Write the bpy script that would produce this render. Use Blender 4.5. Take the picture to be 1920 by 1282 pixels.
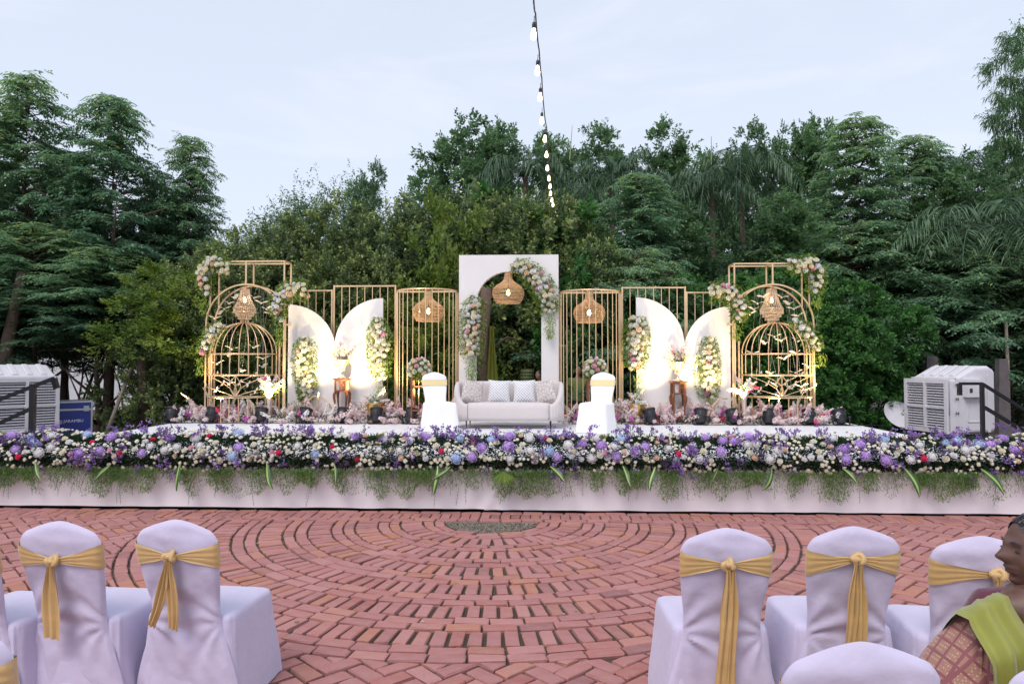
import bpy, bmesh, math, random
import numpy as np
from mathutils import Vector, Matrix, Euler, noise as mnoise

for o in list(bpy.data.objects):
    bpy.data.objects.remove(o)
C = bpy.context.scene.collection
SC = bpy.context.scene
PI = math.pi
R = math.radians

# ------------------------------------------------------------------ camera
FPX, CAMZ, PITCH = 1310.0, 1.73, math.atan(38 / 1310.0)
cam_d = bpy.data.cameras.new('camera')
cam = bpy.data.objects.new('camera', cam_d)
C.objects.link(cam)
cam.location = (0, 0, CAMZ)
cam.rotation_euler = (PI / 2 + PITCH, 0, 0)
cam_d.sensor_width = 36
cam_d.lens = FPX / 1920 * 36
cam_d.clip_start = .05
cam_d.clip_end = 2000
SC.camera = cam

# ------------------------------------------------------------------ sky, sun, exposure
SUN_EL, SUN_AZ = R(52), R(205)
world = bpy.data.worlds.new('World')
SC.world = world
world.use_nodes = True
wt = world.node_tree
wt.nodes.clear()
def wn(t, **k):
    n = wt.nodes.new(t)
    for a, b in k.items():
        setattr(n, a, b)
    return n
sky = wn('ShaderNodeTexSky', sky_type='NISHITA', sun_disc=False, sun_elevation=SUN_EL, sun_rotation=SUN_AZ,
         air_density=1.0, dust_density=2.0, ozone_density=1.5)
hs = wn('ShaderNodeHueSaturation')
hs.inputs['Saturation'].default_value = .42
hs.inputs['Value'].default_value = 1.0
mixc = wn('ShaderNodeMix', data_type='RGBA')
mixc.inputs[0].default_value = .62
mixc.inputs[7].default_value = (6.8, 7.6, 9.1, 1)      # thin even evening overcast
tc = wn('ShaderNodeTexCoord')
mp = wn('ShaderNodeMapping')
mp.inputs['Scale'].default_value = (1.2, 1.2, 4.5)
mp.inputs['Rotation'].default_value = (.25, .1, .4)
nz = wn('ShaderNodeTexNoise')
nz.inputs['Scale'].default_value = 2.2
nz.inputs['Detail'].default_value = 7
nz.inputs['Roughness'].default_value = .6
nz.inputs['Distortion'].default_value = .6
rmp = wn('ShaderNodeMapRange')
rmp.inputs[1].default_value = .52
rmp.inputs[2].default_value = .78
mixw = wn('ShaderNodeMix', data_type='RGBA')
mixw.inputs[7].default_value = (8.3, 8.0, 9.4, 1)      # faint pinkish wisps
mulw = wn('ShaderNodeMath', operation='MULTIPLY')
mulw.inputs[1].default_value = .26
bg = wn('ShaderNodeBackground')
bg.inputs['Strength'].default_value = .105
wo = wn('ShaderNodeOutputWorld')
L = wt.links.new
L(sky.outputs[0], hs.inputs['Color'])
L(hs.outputs[0], mixc.inputs[6])
L(tc.outputs['Generated'], mp.inputs[0]); L(mp.outputs[0], nz.inputs['Vector'])
L(nz.outputs[0], rmp.inputs[0]); L(rmp.outputs[0], mulw.inputs[0])
L(mulw.outputs[0], mixw.inputs[0]); L(mixc.outputs[2], mixw.inputs[6])
L(mixw.outputs[2], bg.inputs[0]); L(bg.outputs[0], wo.inputs[0])

sun_d = bpy.data.lights.new('sun', 'SUN')
sun_d.energy = 1.3
sun_d.angle = R(25)
sun_d.color = (1.0, .90, .86)
sun = bpy.data.objects.new('sun', sun_d)
C.objects.link(sun)
sdir = Vector((math.sin(SUN_AZ) * math.cos(SUN_EL), math.cos(SUN_AZ) * math.cos(SUN_EL), math.sin(SUN_EL)))
sun.rotation_euler = (-sdir).to_track_quat('-Z', 'Y').to_euler()
vs = SC.view_settings
SC.display_settings.display_device = 'sRGB'
vs.view_transform = 'Standard'
vs.look = 'None'
vs.exposure = .42
vs.gamma = 1
vs.use_curve_mapping = False
SC.render.engine = 'CYCLES'
cy = SC.cycles
cy.use_denoising = True
cy.max_bounces = 6
cy.diffuse_bounces = 4
cy.glossy_bounces = 3
cy.transmission_bounces = 4
cy.transparent_max_bounces = 8
cy.caustics_reflective = False
cy.caustics_refractive = False
cy.sample_clamp_indirect = 6

# ------------------------------------------------------------------ helpers
_m = {}
def mat(name, col, rough=.7, metal=0, var=0, col2=None, nscale=8, bump=0, bscale=60, sheen=0, trans=0, emis=None,
        attr=None, coords='Object', spec=None, objrand=0, bdist=.01):
    """procedural principled material: colour noise between col and col2, optional attribute ramp, bump, translucency"""
    if name in _m:
        return _m[name]
    m = bpy.data.materials.new(name)
    m.use_nodes = True
    t = m.node_tree
    b = t.nodes['Principled BSDF']
    out = t.nodes['Material Output']
    b.inputs['Roughness'].default_value = rough
    b.inputs['Metallic'].default_value = metal
    if spec is not None:
        b.inputs['Specular IOR Level'].default_value = spec
    c4 = (*col, 1)
    b.inputs['Base Color'].default_value = c4
    tcn = t.nodes.new('ShaderNodeTexCoord')
    colout = None
    if attr:      # list of (pos, colour)
        an = t.nodes.new('ShaderNodeAttribute'); an.attribute_name = 'rnd'
        oi = t.nodes.new('ShaderNodeObjectInfo')
        ad = t.nodes.new('ShaderNodeMath'); ad.operation = 'MULTIPLY_ADD'
        ad.inputs[1].default_value = objrand
        t.links.new(oi.outputs['Random'], ad.inputs[0]); t.links.new(an.outputs['Fac'], ad.inputs[2])
        fr = t.nodes.new('ShaderNodeMath'); fr.operation = 'PINGPONG'; fr.inputs[1].default_value = 1
        t.links.new(ad.outputs[0], fr.inputs[0])
        cr = t.nodes.new('ShaderNodeValToRGB')
        el = cr.color_ramp.elements
        el[0].position, el[0].color = attr[0][0], (*attr[0][1], 1)
        el[1].position, el[1].color = attr[-1][0], (*attr[-1][1], 1)
        for p, c in attr[1:-1]:
            e = el.new(p); e.color = (*c, 1)
        t.links.new(fr.outputs[0], cr.inputs[0])
        colout = cr.outputs[0]
    if var or col2:
        n = t.nodes.new('ShaderNodeTexNoise')
        n.inputs['Scale'].default_value = nscale
        n.inputs['Detail'].default_value = 6
        n.inputs['Roughness'].default_value = .65
        t.links.new(tcn.outputs[coords], n.inputs['Vector'])
        mx = t.nodes.new('ShaderNodeMix'); mx.data_type = 'RGBA'
        c2 = col2 or tuple(c * (1 - var) for c in col)
        mr = t.nodes.new('ShaderNodeMapRange'); mr.inputs[1].default_value = .3; mr.inputs[2].default_value = .7
        if colout is not None:
            mr.inputs[4].default_value = var or .3
            mx.inputs[7].default_value = (*(col2 or (.0, .0, .0)), 1)
            t.links.new(colout, mx.inputs[6])
        else:
            mx.inputs[6].default_value = c4
            mx.inputs[7].default_value = (*c2, 1)
        t.links.new(n.outputs[0], mr.inputs[0]); t.links.new(mr.outputs[0], mx.inputs[0])
        colout = mx.outputs[2]
    if colout is not None:
        t.links.new(colout, b.inputs['Base Color'])
    if bump:
        n2 = t.nodes.new('ShaderNodeTexNoise'); n2.inputs['Scale'].default_value = bscale; n2.inputs['Detail'].default_value = 5
        t.links.new(tcn.outputs[coords], n2.inputs['Vector'])
        bm_ = t.nodes.new('ShaderNodeBump'); bm_.inputs['Strength'].default_value = bump; bm_.inputs['Distance'].default_value = bdist
        t.links.new(n2.outputs[0], bm_.inputs['Height']); t.links.new(bm_.outputs[0], b.inputs['Normal'])
    if sheen:
        b.inputs['Sheen Weight'].default_value = sheen
    if emis:
        b.inputs['Emission Color'].default_value = (*emis[0], 1)
        b.inputs['Emission Strength'].default_value = emis[1]
    if trans:
        tr = t.nodes.new('ShaderNodeBsdfTranslucent')
        if colout is not None:
            t.links.new(colout, tr.inputs[0])
        else:
            tr.inputs[0].default_value = c4
        ms = t.nodes.new('ShaderNodeMixShader'); ms.inputs[0].default_value = trans
        t.links.new(b.outputs[0], ms.inputs[1]); t.links.new(tr.outputs[0], ms.inputs[2])
        t.links.new(ms.outputs[0], out.inputs[0])
    _m[name] = m
    return m

class MB:
    def __init__(s):
        s.v, s.f, s.r, s.mi = [], [], [], []
    def add(s, vs_, fs_, rnd=0., mi=0):
        o = len(s.v)
        s.v.extend([tuple(x) for x in vs_])
        s.f.extend([tuple(o + i for i in f) for f in fs_])
        s.r.extend([rnd] * len(vs_))
        s.mi.extend([mi] * len(fs_))
        return s
    def box(s, c, d, rz=0, M=None, rnd=0., mi=0):
        x, y, z = d[0] / 2, d[1] / 2, d[2] / 2
        vs_ = [Vector((a * x, b * y, e * z)) for a in (-1, 1) for b in (-1, 1) for e in (-1, 1)]
        if rz:
            rm = Matrix.Rotation(rz, 3, 'Z'); vs_ = [rm @ v for v in vs_]
        if M is not None:
            vs_ = [M @ v for v in vs_]
        cv = Vector(c)
        return s.add([v + cv for v in vs_], [(0, 1, 3, 2), (4, 6, 7, 5), (0, 4, 5, 1), (2, 3, 7, 6), (0, 2, 6, 4), (1, 5, 7, 3)], rnd, mi)
    def tube(s, pts, r, n=6, rnd=0., mi=0, cap=True, flat=1.0):
        pts = [Vector(p) for p in pts]
        rr = r if isinstance(r, (list, tuple)) else [r] * len(pts)
        up = Vector((0, 0, 1)); vs_ = []; prev = None
        for i, p in enumerate(pts):
            d = (pts[min(i + 1, len(pts) - 1)] - pts[max(i - 1, 0)])
            d = d.normalized() if d.length > 1e-9 else Vector((0, 0, 1))
            if prev is None:
                a = d.cross(up) if abs(d.dot(up)) < .95 else d.cross(Vector((0, 1, 0)))
            else:
                a = prev - d * prev.dot(d)
            a = a.normalized() if a.length > 1e-9 else Vector((1, 0, 0))
            prev = a; b = d.cross(a)
            for k in range(n):
                t = 2 * PI * (k + .5) / n
                vs_.append(p + a * (rr[i] * math.cos(t)) + b * (rr[i] * flat * math.sin(t)))
        fs_ = []
        for i in range(len(pts) - 1):
            for k in range(n):
                k2 = (k + 1) % n
                fs_.append((i * n + k, i * n + k2, (i + 1) * n + k2, (i + 1) * n + k))
        if cap:
            fs_.append(tuple(range(n - 1, -1, -1))); fs_.append(tuple((len(pts) - 1) * n + k for k in range(n)))
        return s.add(vs_, fs_, rnd, mi)
    def bar(s, p, q, w, rnd=0., mi=0):       # square section bar
        return s.tube([p, q], w * .7071, 4, rnd, mi)
    def lathe(s, prof, n=16, c=(0, 0, 0), rnd=0., mi=0, sx=1, sy=1):
        vs_ = [(c[0] + r * math.cos(2 * PI * k / n) * sx, c[1] + r * math.sin(2 * PI * k / n) * sy, c[2] + z) for r, z in prof for k in range(n)]
        fs_ = [(i * n + k, i * n + (k + 1) % n, (i + 1) * n + (k + 1) % n, (i + 1) * n + k) for i in range(len(prof) - 1) for k in range(n)]
        if prof[0][0] > 1e-4: fs_.append(tuple(range(n - 1, -1, -1)))
        if prof[-1][0] > 1e-4: fs_.append(tuple((len(prof) - 1) * n + k for k in range(n)))
        return s.add(vs_, fs_, rnd, mi)
    def ball(s, c, r, n=8, m=5, rnd=0., mi=0, sc=(1, 1, 1)):
        prof = [(max(1e-5, math.sin(PI * i / m)) * r, -math.cos(PI * i / m) * r * sc[2]) for i in range(m + 1)]
        return s.lathe(prof, n, c, rnd, mi, sc[0], sc[1])
    def grid(s, P, rnd=0., mi=0, closeu=False):       # P rows of points
        n = len(P[0]); vs_ = [p for row in P for p in row]; fs_ = []
        for i in range(len(P) - 1):
            for k in range(n - (0 if closeu else 1)):
                k2 = (k + 1) % n
                fs_.append((i * n + k, i * n + k2, (i + 1) * n + k2, (i + 1) * n + k))
        return s.add(vs_, fs_, rnd, mi)
    def prism(s, poly, y0, y1, rnd=0., mi=0):          # polygon in xz, extruded in y
        n = len(poly)
        vs_ = [(x, y0, z) for x, z in poly] + [(x, y1, z) for x, z in poly]
        fs_ = [tuple(range(n)), tuple(range(2 * n - 1, n - 1, -1))] + [(i, i + n, (i + 1) % n + n, (i + 1) % n) for i in range(n)]
        return s.add(vs_, fs_, rnd, mi)
    def mesh(s, name, mats, smooth=False):
        me = bpy.data.meshes.new(name)
        me.from_pydata(s.v, [], s.f)
        at_ = me.attributes.new('rnd', 'FLOAT', 'POINT'); at_.data.foreach_set('value', s.r)
        for m in (mats if isinstance(mats, (list, tuple)) else [mats]):
            me.materials.append(m)
        if any(s.mi): me.polygons.foreach_set('material_index', s.mi)
        if smooth: me.polygons.foreach_set('use_smooth', [True] * len(s.f))
        me.update()
        return me
    def build(s, name, mats, parent=None, smooth=False, **k):
        return inst(name, s.mesh(name, mats, smooth), parent, **k)

def npmesh(name, V, F, rnd, mats, fmi=None, smooth=False):
    """V (n,3), F (m,k) arrays -> mesh, fast"""
    me = bpy.data.meshes.new(name)
    V = np.asarray(V, np.float32); F = np.asarray(F, np.int32)
    me.vertices.add(len(V)); me.vertices.foreach_set('co', V.ravel())
    k = F.shape[1]
    me.loops.add(F.size); me.loops.foreach_set('vertex_index', F.ravel())
    me.polygons.add(len(F)); me.polygons.foreach_set('loop_start', np.arange(0, F.size, k, dtype=np.int32))
    me.attributes.new('rnd', 'FLOAT', 'POINT').data.foreach_set('value', np.asarray(rnd, np.float32))
    for m in (mats if isinstance(mats, (list, tuple)) else [mats]):
        me.materials.append(m)
    if fmi is not None: me.polygons.foreach_set('material_index', np.asarray(fmi, np.int32))
    if smooth: me.polygons.foreach_set('use_smooth', [True] * len(F))
    me.update(calc_edges=True)
    return me

def inst(name, mesh, parent=None, loc=(0, 0, 0), rot=(0, 0, 0), sc=(1, 1, 1), kind=None):
    o = bpy.data.objects.new(name, mesh)
    C.objects.link(o)
    o.location = loc
    o.rotation_euler = rot
    o.scale = (sc, sc, sc) if isinstance(sc, (int, float)) else sc
    if parent is not None: o.parent = parent
    if kind: o['kind'] = kind
    return o

def tag(o, label, cat, group=None):
    o['label'] = label; o['category'] = cat
    if group: o['group'] = group
    return o
def thing(name, label, cat, loc=(0, 0, 0), rz=0, group=None):
    o = inst(name, None, None, loc, (0, 0, rz))
    return tag(o, label, cat, group)
def copy_tree(o, parent=None):
    c = o.copy(); C.objects.link(c)
    if parent is not None: c.parent = parent
    for ch in [x for x in _kids(o)]:
        copy_tree(ch, c)
    return c
def _kids(o):
    return [x for x in C.objects if x.parent is o]

def at(px, py, Y):
    t = (641 - py) / FPX
    a, b = math.sin(PITCH), math.cos(PITCH)
    dz = Y * (a + t * b) / (b - t * a)
    zc = Y * b + dz * a
    return Vector(((px - 960) / FPX * zc, Y, CAMZ + dz))

# stage coordinates: u to the right along the front edge, v back from it
TH = R(2.2)
OX, OY = -.2, 8.17
def S(u, v, z=0):
    return Vector((OX + u * math.cos(TH) + v * math.sin(TH), OY - u * math.sin(TH) + v * math.cos(TH), z))
def SP(px, py, v):       # stage point seen at a pixel, at stage depth v
    k = (px - 960) / FPX
    u = (k * (OY + v * math.cos(TH)) - OX - v * math.sin(TH)) / (math.cos(TH) + k * math.sin(TH))
    p = S(u, v)
    return u, v, at(px, py, p.y).z
HS = .6                  # stage height
rng = np.random.default_rng(7)
rd = random.Random(11)
# ------------------------------------------------------------------ ground
SANDC = (.10, .07, .05)
m_soil = mat('soil', (.06, .042, .028), .95, col2=(.03, .028, .015), nscale=1.6, bump=.6, bscale=25, bdist=.03)
me = MB().add([(-300, -60, -.03), (300, -60, -.03), (300, 600, -.03), (-300, 600, -.03)], [(0, 1, 2, 3)])
me.build('ground', m_soil, kind='structure')
# gently uneven earth behind the stage
P = []
for j in range(30):
    row = []
    for i in range(60):
        x = -24 + i * .82; y = 8.9 + j * .75
        row.append((x, y, -.02 + .05 * mnoise.noise(Vector((x * .5, y * .5, 0))) + .0))
    P.append(row)
MB().grid(P).build('garden_soil', mat('garden_earth', (.075, .05, .032), .95, col2=(.035, .04, .018), nscale=1.1, bump=.8, bscale=18, bdist=.04), smooth=True, kind='structure')

# ------------------------------------------------------------------ brick paving
BR = [(0, (.29, .085, .07)), (.2, (.36, .12, .10)), (.45, (.41, .16, .14)), (.7, (.34, .13, .12)), (.85, (.43, .185, .17)), (.95, (.42, .16, .09)), (1, (.26, .10, .10))]
m_brick = mat('brick_clay', (.4, .15, .1), .9, attr=BR, objrand=1.0, var=.36, col2=(.46, .30, .29), nscale=9, bump=.55, bscale=70, bdist=.006, coords='Object')
m_joint = mat('joint_sand', SANDC, 1, col2=(.06, .05, .033), nscale=5, bump=.8, bscale=60, bdist=.02)
paving = MB().add([S(-12, -9.5, -.022), S(14, -9.5, -.022), S(14, .1, -.022), S(-12, .1, -.022)], [(0, 1, 2, 3)]).build('brick_paving', m_joint, kind='structure')
VB = -.49     # border line in stage v; centre of the rings lies on it, at u = 0
def brick_verts(poly, z=0., tilt=(0, 0), jit=.003, r=rd):
    """worn brick from a plan polygon: skirt, shoulder, rounded top"""
    n = len(poly)
    cx = sum(p[0] for p in poly) / n; cy_ = sum(p[1] for p in poly) / n
    out = []
    for (inset, h) in ((0, -.03), (.0, -.009), (.003, -.0035), (.011, 0)):
        for (x, y) in poly:
            dx, dy = x - cx, y - cy_; l = math.hypot(dx, dy) or 1
            k = 1 - inset * 1.4 / l
            zz = z + h + tilt[0] * dx + tilt[1] * dy
            out.append((cx + dx * k + r.uniform(-jit, jit), cy_ + dy * k + r.uniform(-jit, jit), zz + (r.uniform(-.001, .001) if h > -.02 else 0)))
    fs_ = []
    for a in range(3):
        for i in range(n):
            fs_.append((a * n + i, a * n + (i + 1) % n, (a + 1) * n + (i + 1) % n, (a + 1) * n + i))
    fs_.append(tuple(3 * n + i for i in range(n)))
    return out, fs_
def clip(poly, nx, ny, d):      # keep nx*x+ny*y <= d
    out = []
    for i in range(len(poly)):
        p, q = poly[i], poly[(i + 1) % len(poly)]
        a, b = nx * p[0] + ny * p[1] - d, nx * q[0] + ny * q[1] - d
        if a <= 0: out.append(p)
        if a * b < 0:
            t = a / (a - b); out.append((p[0] + t * (q[0] - p[0]), p[1] + t * (q[1] - p[1])))
    return out
def area(p):
    return abs(sum(p[i][0] * p[(i + 1) % len(p)][1] - p[(i + 1) % len(p)][0] * p[i][1] for i in range(len(p)))) / 2
def rect(cx, cy_, l, w, a):
    c, s = math.cos(a), math.sin(a)
    # a few mm of wear and a chipped corner now and then, so no two outlines are the same
    pts = []
    for x, y in ((-l / 2, -w / 2), (l / 2, -w / 2), (l / 2, w / 2), (-l / 2, w / 2)):
        x += rd.uniform(-.005, .005); y += rd.uniform(-.0035, .0035)
        if rd.random() < .3:
            ch = rd.uniform(.008, .022); sx, sy = (1 if x > 0 else -1), (1 if y > 0 else -1)
            q = [(x - sx * ch, y), (x, y - sy * ch * .7)]
            if sx * sy < 0: pass
            else: q = q[::-1]
            if sx * sy > 0: q = [(x, y - sy * ch * .7), (x - sx * ch, y)]
            pts += q
        else:
            pts.append((x, y))
    return [(cx + x * c - y * s, cy_ + x * s + y * c) for x, y in pts]
bricks = []   # polygons in (u, v)
RIN, PER = .51, .475
for n in range(7):
    r0 = RIN + PER * n
    for k, rr in enumerate((r0 + .058, r0 + .175)):
        cnt = int(PI * rr / .236)
        off = rd.random()
        for i in range(cnt + 1):
            a = PI + (i + off) * PI / cnt
            if a > 2 * PI + .02: continue
            bricks.append((rect(rr * math.cos(a), VB + rr * math.sin(a), .224, .097, a + PI / 2), 0))
    if n < 6:
        rr = r0 + .237 + .118
        cnt = int(PI * rr / .114)
        for i in range(cnt):
            a = PI + (i + .5) * PI / cnt
            bricks.append((rect(rr * math.cos(a), VB + rr * math.sin(a), .218, .087, a + rd.uniform(-.02, .02)), 0))
ROUT = RIN + PER * 6 + .24
p_ = .1185
NB = 78
for i in range(-NB, NB):
    for j in range(-NB, NB):
        k = (i - j) % 4
        if k == 0: cx, cy_, a = (i + 1) * p_, (j + .5) * p_, 0
        elif k == 2: cx, cy_, a = (i + .5) * p_, j * p_, PI / 2
        else: continue
        x = (cx - cy_) * .7071; y = (cx + cy_) * .7071 - 3.6
        if not (-8.6 < x < 8.6 and -7.7 < y < VB + .15): continue
        d = math.hypot(x, y - VB)
        if d < ROUT - .13: continue
        poly = rect(x, y, .221, .099, a + PI / 4 + rd.uniform(-.02, .02))
        if d < ROUT + .13:
            nx, ny = x / d, (y - VB) / d
            poly = clip(poly, -nx, -ny, -(ROUT + .004 + nx * 0 + ny * VB))
        bricks.append((poly, 1))
bb = []
for poly, t in bricks:
    if len(poly) < 3: continue
    if max(p[1] for p in poly) > VB - .006:
        poly = clip(poly, 0, 1, VB - .006)
    if len(poly) < 3 or area(poly) < .0016: continue
    bb.append(poly)
for (v0, l, w, a) in ((-.43, .226, .104, 0), (-.253, .226, .1, PI / 2), (-.075, .226, .104, 0)):
    st = .238 if a == 0 else .112
    for i in range(int(17.2 / st)):
        bb.append(rect(-8.6 + i * st + rd.uniform(-.003, .003), v0, l, w, a))
# the 300 that show largest: inside the frame, not behind a chair, nearest first
def vis(poly):
    u = sum(p[0] for p in poly) / len(poly); v = sum(p[1] for p in poly) / len(poly)
    q = S(u, v)
    if q.y < 1: return None
    x = 960 + FPX * q.x / q.y; y = 679 + FPX * CAMZ / q.y
    if not (0 < x < 1920 and y < 1285): return None
    if (x < 520 and y > 1060) or (x > 1230 and y > 1080): return None
    return q.y
vb = sorted((d, i) for i, d in ((i, vis(p)) for i, p in enumerate(bb)) if d is not None)
near = set(i for d, i in vb[:300])
field = MB()
for i, poly in enumerate(bb):
    z = rd.uniform(-.006, .005); tl = (rd.uniform(-.025, .025), rd.uniform(-.02, .02))
    if i in near:
        cu = sum(p[0] for p in poly) / len(poly); cv = sum(p[1] for p in poly) / len(poly)
        v_, f_ = brick_verts([(p[0] - cu, p[1] - cv) for p in poly], 0, tl)
        q = S(cu, cv, z)
        MB().add(v_, f_, rd.random()).build('brick', m_brick, paving, loc=q, rot=(0, 0, -TH))
    else:
        v_, f_ = brick_verts(poly, z, tl)
        field.add([S(*p) for p in v_], f_, rd.random())
field.build('brick_field', m_brick, paving, kind='stuff')
# gravel half disc in the middle of the rings, weeds and crumbs in the joints
gv = []
for i in range(2600):
    a = PI + rd.random() * PI; r = math.sqrt(rd.random()) * .5
    gv.append((r * math.cos(a), VB - .01 + r * math.sin(a), rd.uniform(.003, .009)))
for i in range(5200):
    u, v = rd.uniform(-4.6, 4.6), rd.uniform(-5.2, VB)
    gv.append((u, v, rd.uniform(.0015, .0035)))
g = MB()
for (u, v, s_) in gv:
    q = S(u, v, -.016 + s_ * .5 if s_ < .0036 else -.008)
    t = [q + Vector((math.cos(k * 2.1 + u * 9) * s_, math.sin(k * 2.1 + u * 9) * s_, 0)) for k in range(3)] + [q + Vector((0, 0, s_ * .8))]
    g.add(t, [(0, 1, 3), (1, 2, 3), (2, 0, 3)], rd.random())
g.build('gravel', mat('gravel_stone', (.2, .17, .13), .95, attr=[(0, (.14, .12, .09)), (1, (.34, .3, .25))]), kind='stuff')
g = MB()
for i in range(1500):      # dry tufts between bricks
    u, v = rd.uniform(-7, 7), rd.uniform(-5, VB)
    q = S(u, v, -.012)
    for k in range(4):
        a = rd.uniform(0, 6.28); l = rd.uniform(.006, .02)
        e = q + Vector((math.cos(a) * l, math.sin(a) * l, rd.uniform(.006, .018)))
        g.add([q, q + Vector((.003, 0, 0)), e], [(0, 1, 2)], rd.random())
g.build('joint_weeds', mat('weed', (.1, .1, .03), 1, attr=[(0, (.07, .09, .03)), (1, (.2, .16, .08))]), kind='stuff')
lt_ = MB()
for i in range(170):      # dry leaves and petals blown over the paving
    u, v = rd.uniform(-6.5, 6.5), rd.uniform(-6, -.06) if i % 3 else rd.uniform(-.5, -.05)
    q = S(u, v, .006); a = rd.uniform(0, 6.28); l = rd.uniform(.006, .028); w_ = l * rd.uniform(.35, .7)
    d = Vector((math.cos(a), math.sin(a), 0)); s_ = Vector((-d.y, d.x, 0))
    lt_.add([q, q + d * l + s_ * w_ + Vector((0, 0, .006)), q + d * 2 * l + Vector((0, 0, .002)), q + d * l - s_ * w_ + Vector((0, 0, .004))], [(0, 1, 2, 3)], rd.random())
lt_.build('leaf_litter', mat('dry_leaf', (.3, .25, .1), .8, attr=[(0, (.20, .12, .05)), (.4, (.34, .30, .10)), (.7, (.55, .5, .4)), (1, (.30, .16, .34))]), kind='stuff')
# brick path and slabs beyond the rails at the right
pth = MB()
side_path = MB().add([(7.9, 11.2, -.004), (15, 11.2, -.004), (22, 20, -.004), (12.2, 20, -.004)], [(0, 1, 2, 3)]).build('side_path', m_joint, kind='structure')
for j in range(60):
    for i in range(70):
        y = 11.3 + j * .118; x = 7.6 + i * .238 + (.119 if j % 2 else 0)
        if x < 8.0 + (y - 11.2) * .48 or x > 15 + (y - 11.2) * .7: continue
        v_, f_ = brick_verts([(x - .11, y - .052), (x + .11, y - .052), (x + .11, y + .052), (x - .11, y + .052)], .006 + rd.uniform(-.002, .002))
        pth.add(v_, f_, rd.random())
pth.build('brick_field', m_brick, side_path, kind='stuff')

# ------------------------------------------------------------------ stage
def cloth_mat(name, col, scale=18, bump=.35):
    return mat(name, col, .85, var=.05, nscale=3, bump=bump, bscale=scale, sheen=.25, bdist=.012)
m_carpet = cloth_mat('stage_carpet', (.72, .72, .74), 30, .25)
m_skirt = cloth_mat('skirt_cloth', (.84, .79, .83), 9, .3)
stage = thing('stage_platform', 'long low white stage platform draped in pale cloth along its front', 'stage', S(0, 0), -TH)
UL, UR, VD = -6.3, 6.25, 6.3
P = []
for j in range(28):
    row = []
    for i in range(90):
        u = UL + (UR - UL) * i / 89; v = .0 + VD * j / 27
        row.append((u, v, HS - .002 + .004 * mnoise.noise(Vector((u * 2.2, v * 2.2, 1)))))
    P.append(row)
MB().grid(P).build('carpet', m_carpet, stage, smooth=True)
MB().box(((UL + UR) / 2, VD / 2 + .02, HS / 2 - .01), (UR - UL - .04, VD - .04, HS - .04)).build('deck', mat('deck_wood', (.1, .07, .05), .9), stage)
# skirt, two cloths that meet near the middle; slack folds, lifted hem
def skirt(u0, u1, seed, hem):
    P = []
    n = int(abs(u1 - u0) * 26)
    for j in range(15):
        z = HS - .001 - (HS - hem) * j / 14
        row = []
        for i in range(n):
            u = u0 + (u1 - u0) * i / (n - 1)
            w = j / 14
            d = .020 * w * mnoise.noise(Vector((u * 3.1, z * 1.2, seed))) + .022 * w * mnoise.noise(Vector((u * .8, z * .5, seed + 5)))
            ed = math.exp(-abs(u - (-.03)) * 3.0)
            d += ed * .014 * math.sin((u - -.03) * 26 + (HS - z) * 18) * w
            hz = z + (w > .99) * .006 * mnoise.noise(Vector((u * 2.3, 0, seed)))
            row.append((u, -.012 - abs(seed % 2) * .006 + d * -1, hz))
        P.append(row)
    return MB().grid(P)
skirt(UL, .02, 2, .03).build('skirt', m_skirt, stage, smooth=True)
skirt(-.12, UR, 3, .022).build('skirt', m_skirt, stage, smooth=True)
for s_, u in ((-1, UL), (1, UR)):
    MB().add([(u, 0, .02), (u, VD, .02), (u, VD, HS), (u, 0, HS)], [(0, 1, 2, 3)]).build('side_skirt', m_skirt, stage)
# ------------------------------------------------------------------ foliage
def unit(a):
    return a / np.maximum(np.linalg.norm(a, axis=-1, keepdims=True), 1e-9)
def rdir(n, up=0.):
    d = rng.normal(size=(n, 3)); d[:, 2] += up
    return unit(d)
def leaves(Pb, D, S_, l, w, rnd, droop=.15, fold=.12):
    """one diamond leaf per row: base, two shoulders, tip"""
    n = len(Pb); l = np.broadcast_to(l, n)[:, None]; w = np.broadcast_to(w, n)[:, None]
    dn = np.array([0, 0, -1.])
    tip = Pb + D * l + dn * l * droop
    mid = Pb + D * l * .45
    N = unit(np.cross(D, S_))
    a = mid + S_ * w * .5 + N * w * fold; b = mid - S_ * w * .5 + N * w * fold
    V = np.stack([Pb, a, tip, b], 1).reshape(-1, 3)
    F = np.arange(4 * n).reshape(n, 4)
    return V, F, np.repeat(np.broadcast_to(rnd, n), 4)
def cat_(parts):
    Vs, Fs, Rs, o = [], [], [], 0
    for V, F, R_ in parts:
        Vs.append(V); Fs.append(F + o); Rs.append(R_); o += len(V)
    return np.concatenate(Vs), np.concatenate(Fs), np.concatenate(Rs)

def leaf_mat(name, ramp, tr=.42, rough=.5, objrand=.15):
    return mat(name, ramp[1][1], rough, attr=ramp, trans=tr, objrand=objrand, spec=.5)
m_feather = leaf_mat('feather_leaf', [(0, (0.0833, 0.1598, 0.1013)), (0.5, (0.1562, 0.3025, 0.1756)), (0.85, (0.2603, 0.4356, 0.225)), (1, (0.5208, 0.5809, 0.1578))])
m_bushy = leaf_mat('bush_leaf', [(0, (0.0556, 0.0955, 0.039)), (0.4, (0.105, 0.1615, 0.0624)), (0.7, (0.21, 0.2808, 0.0975)), (1, (0.5187, 0.6, 0.169))])
m_backl = leaf_mat('back_tree_leaf', [(0, (0.0658, 0.1355, 0.0542)), (0.5, (0.1219, 0.2396, 0.0934)), (1, (0.2062, 0.3542, 0.1273))])
m_bamboo = leaf_mat('bamboo_leaf', [(0, (0.081, 0.1485, 0.0675)), (0.5, (0.135, 0.243, 0.108)), (1, (0.2295, 0.3375, 0.1485))])
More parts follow.
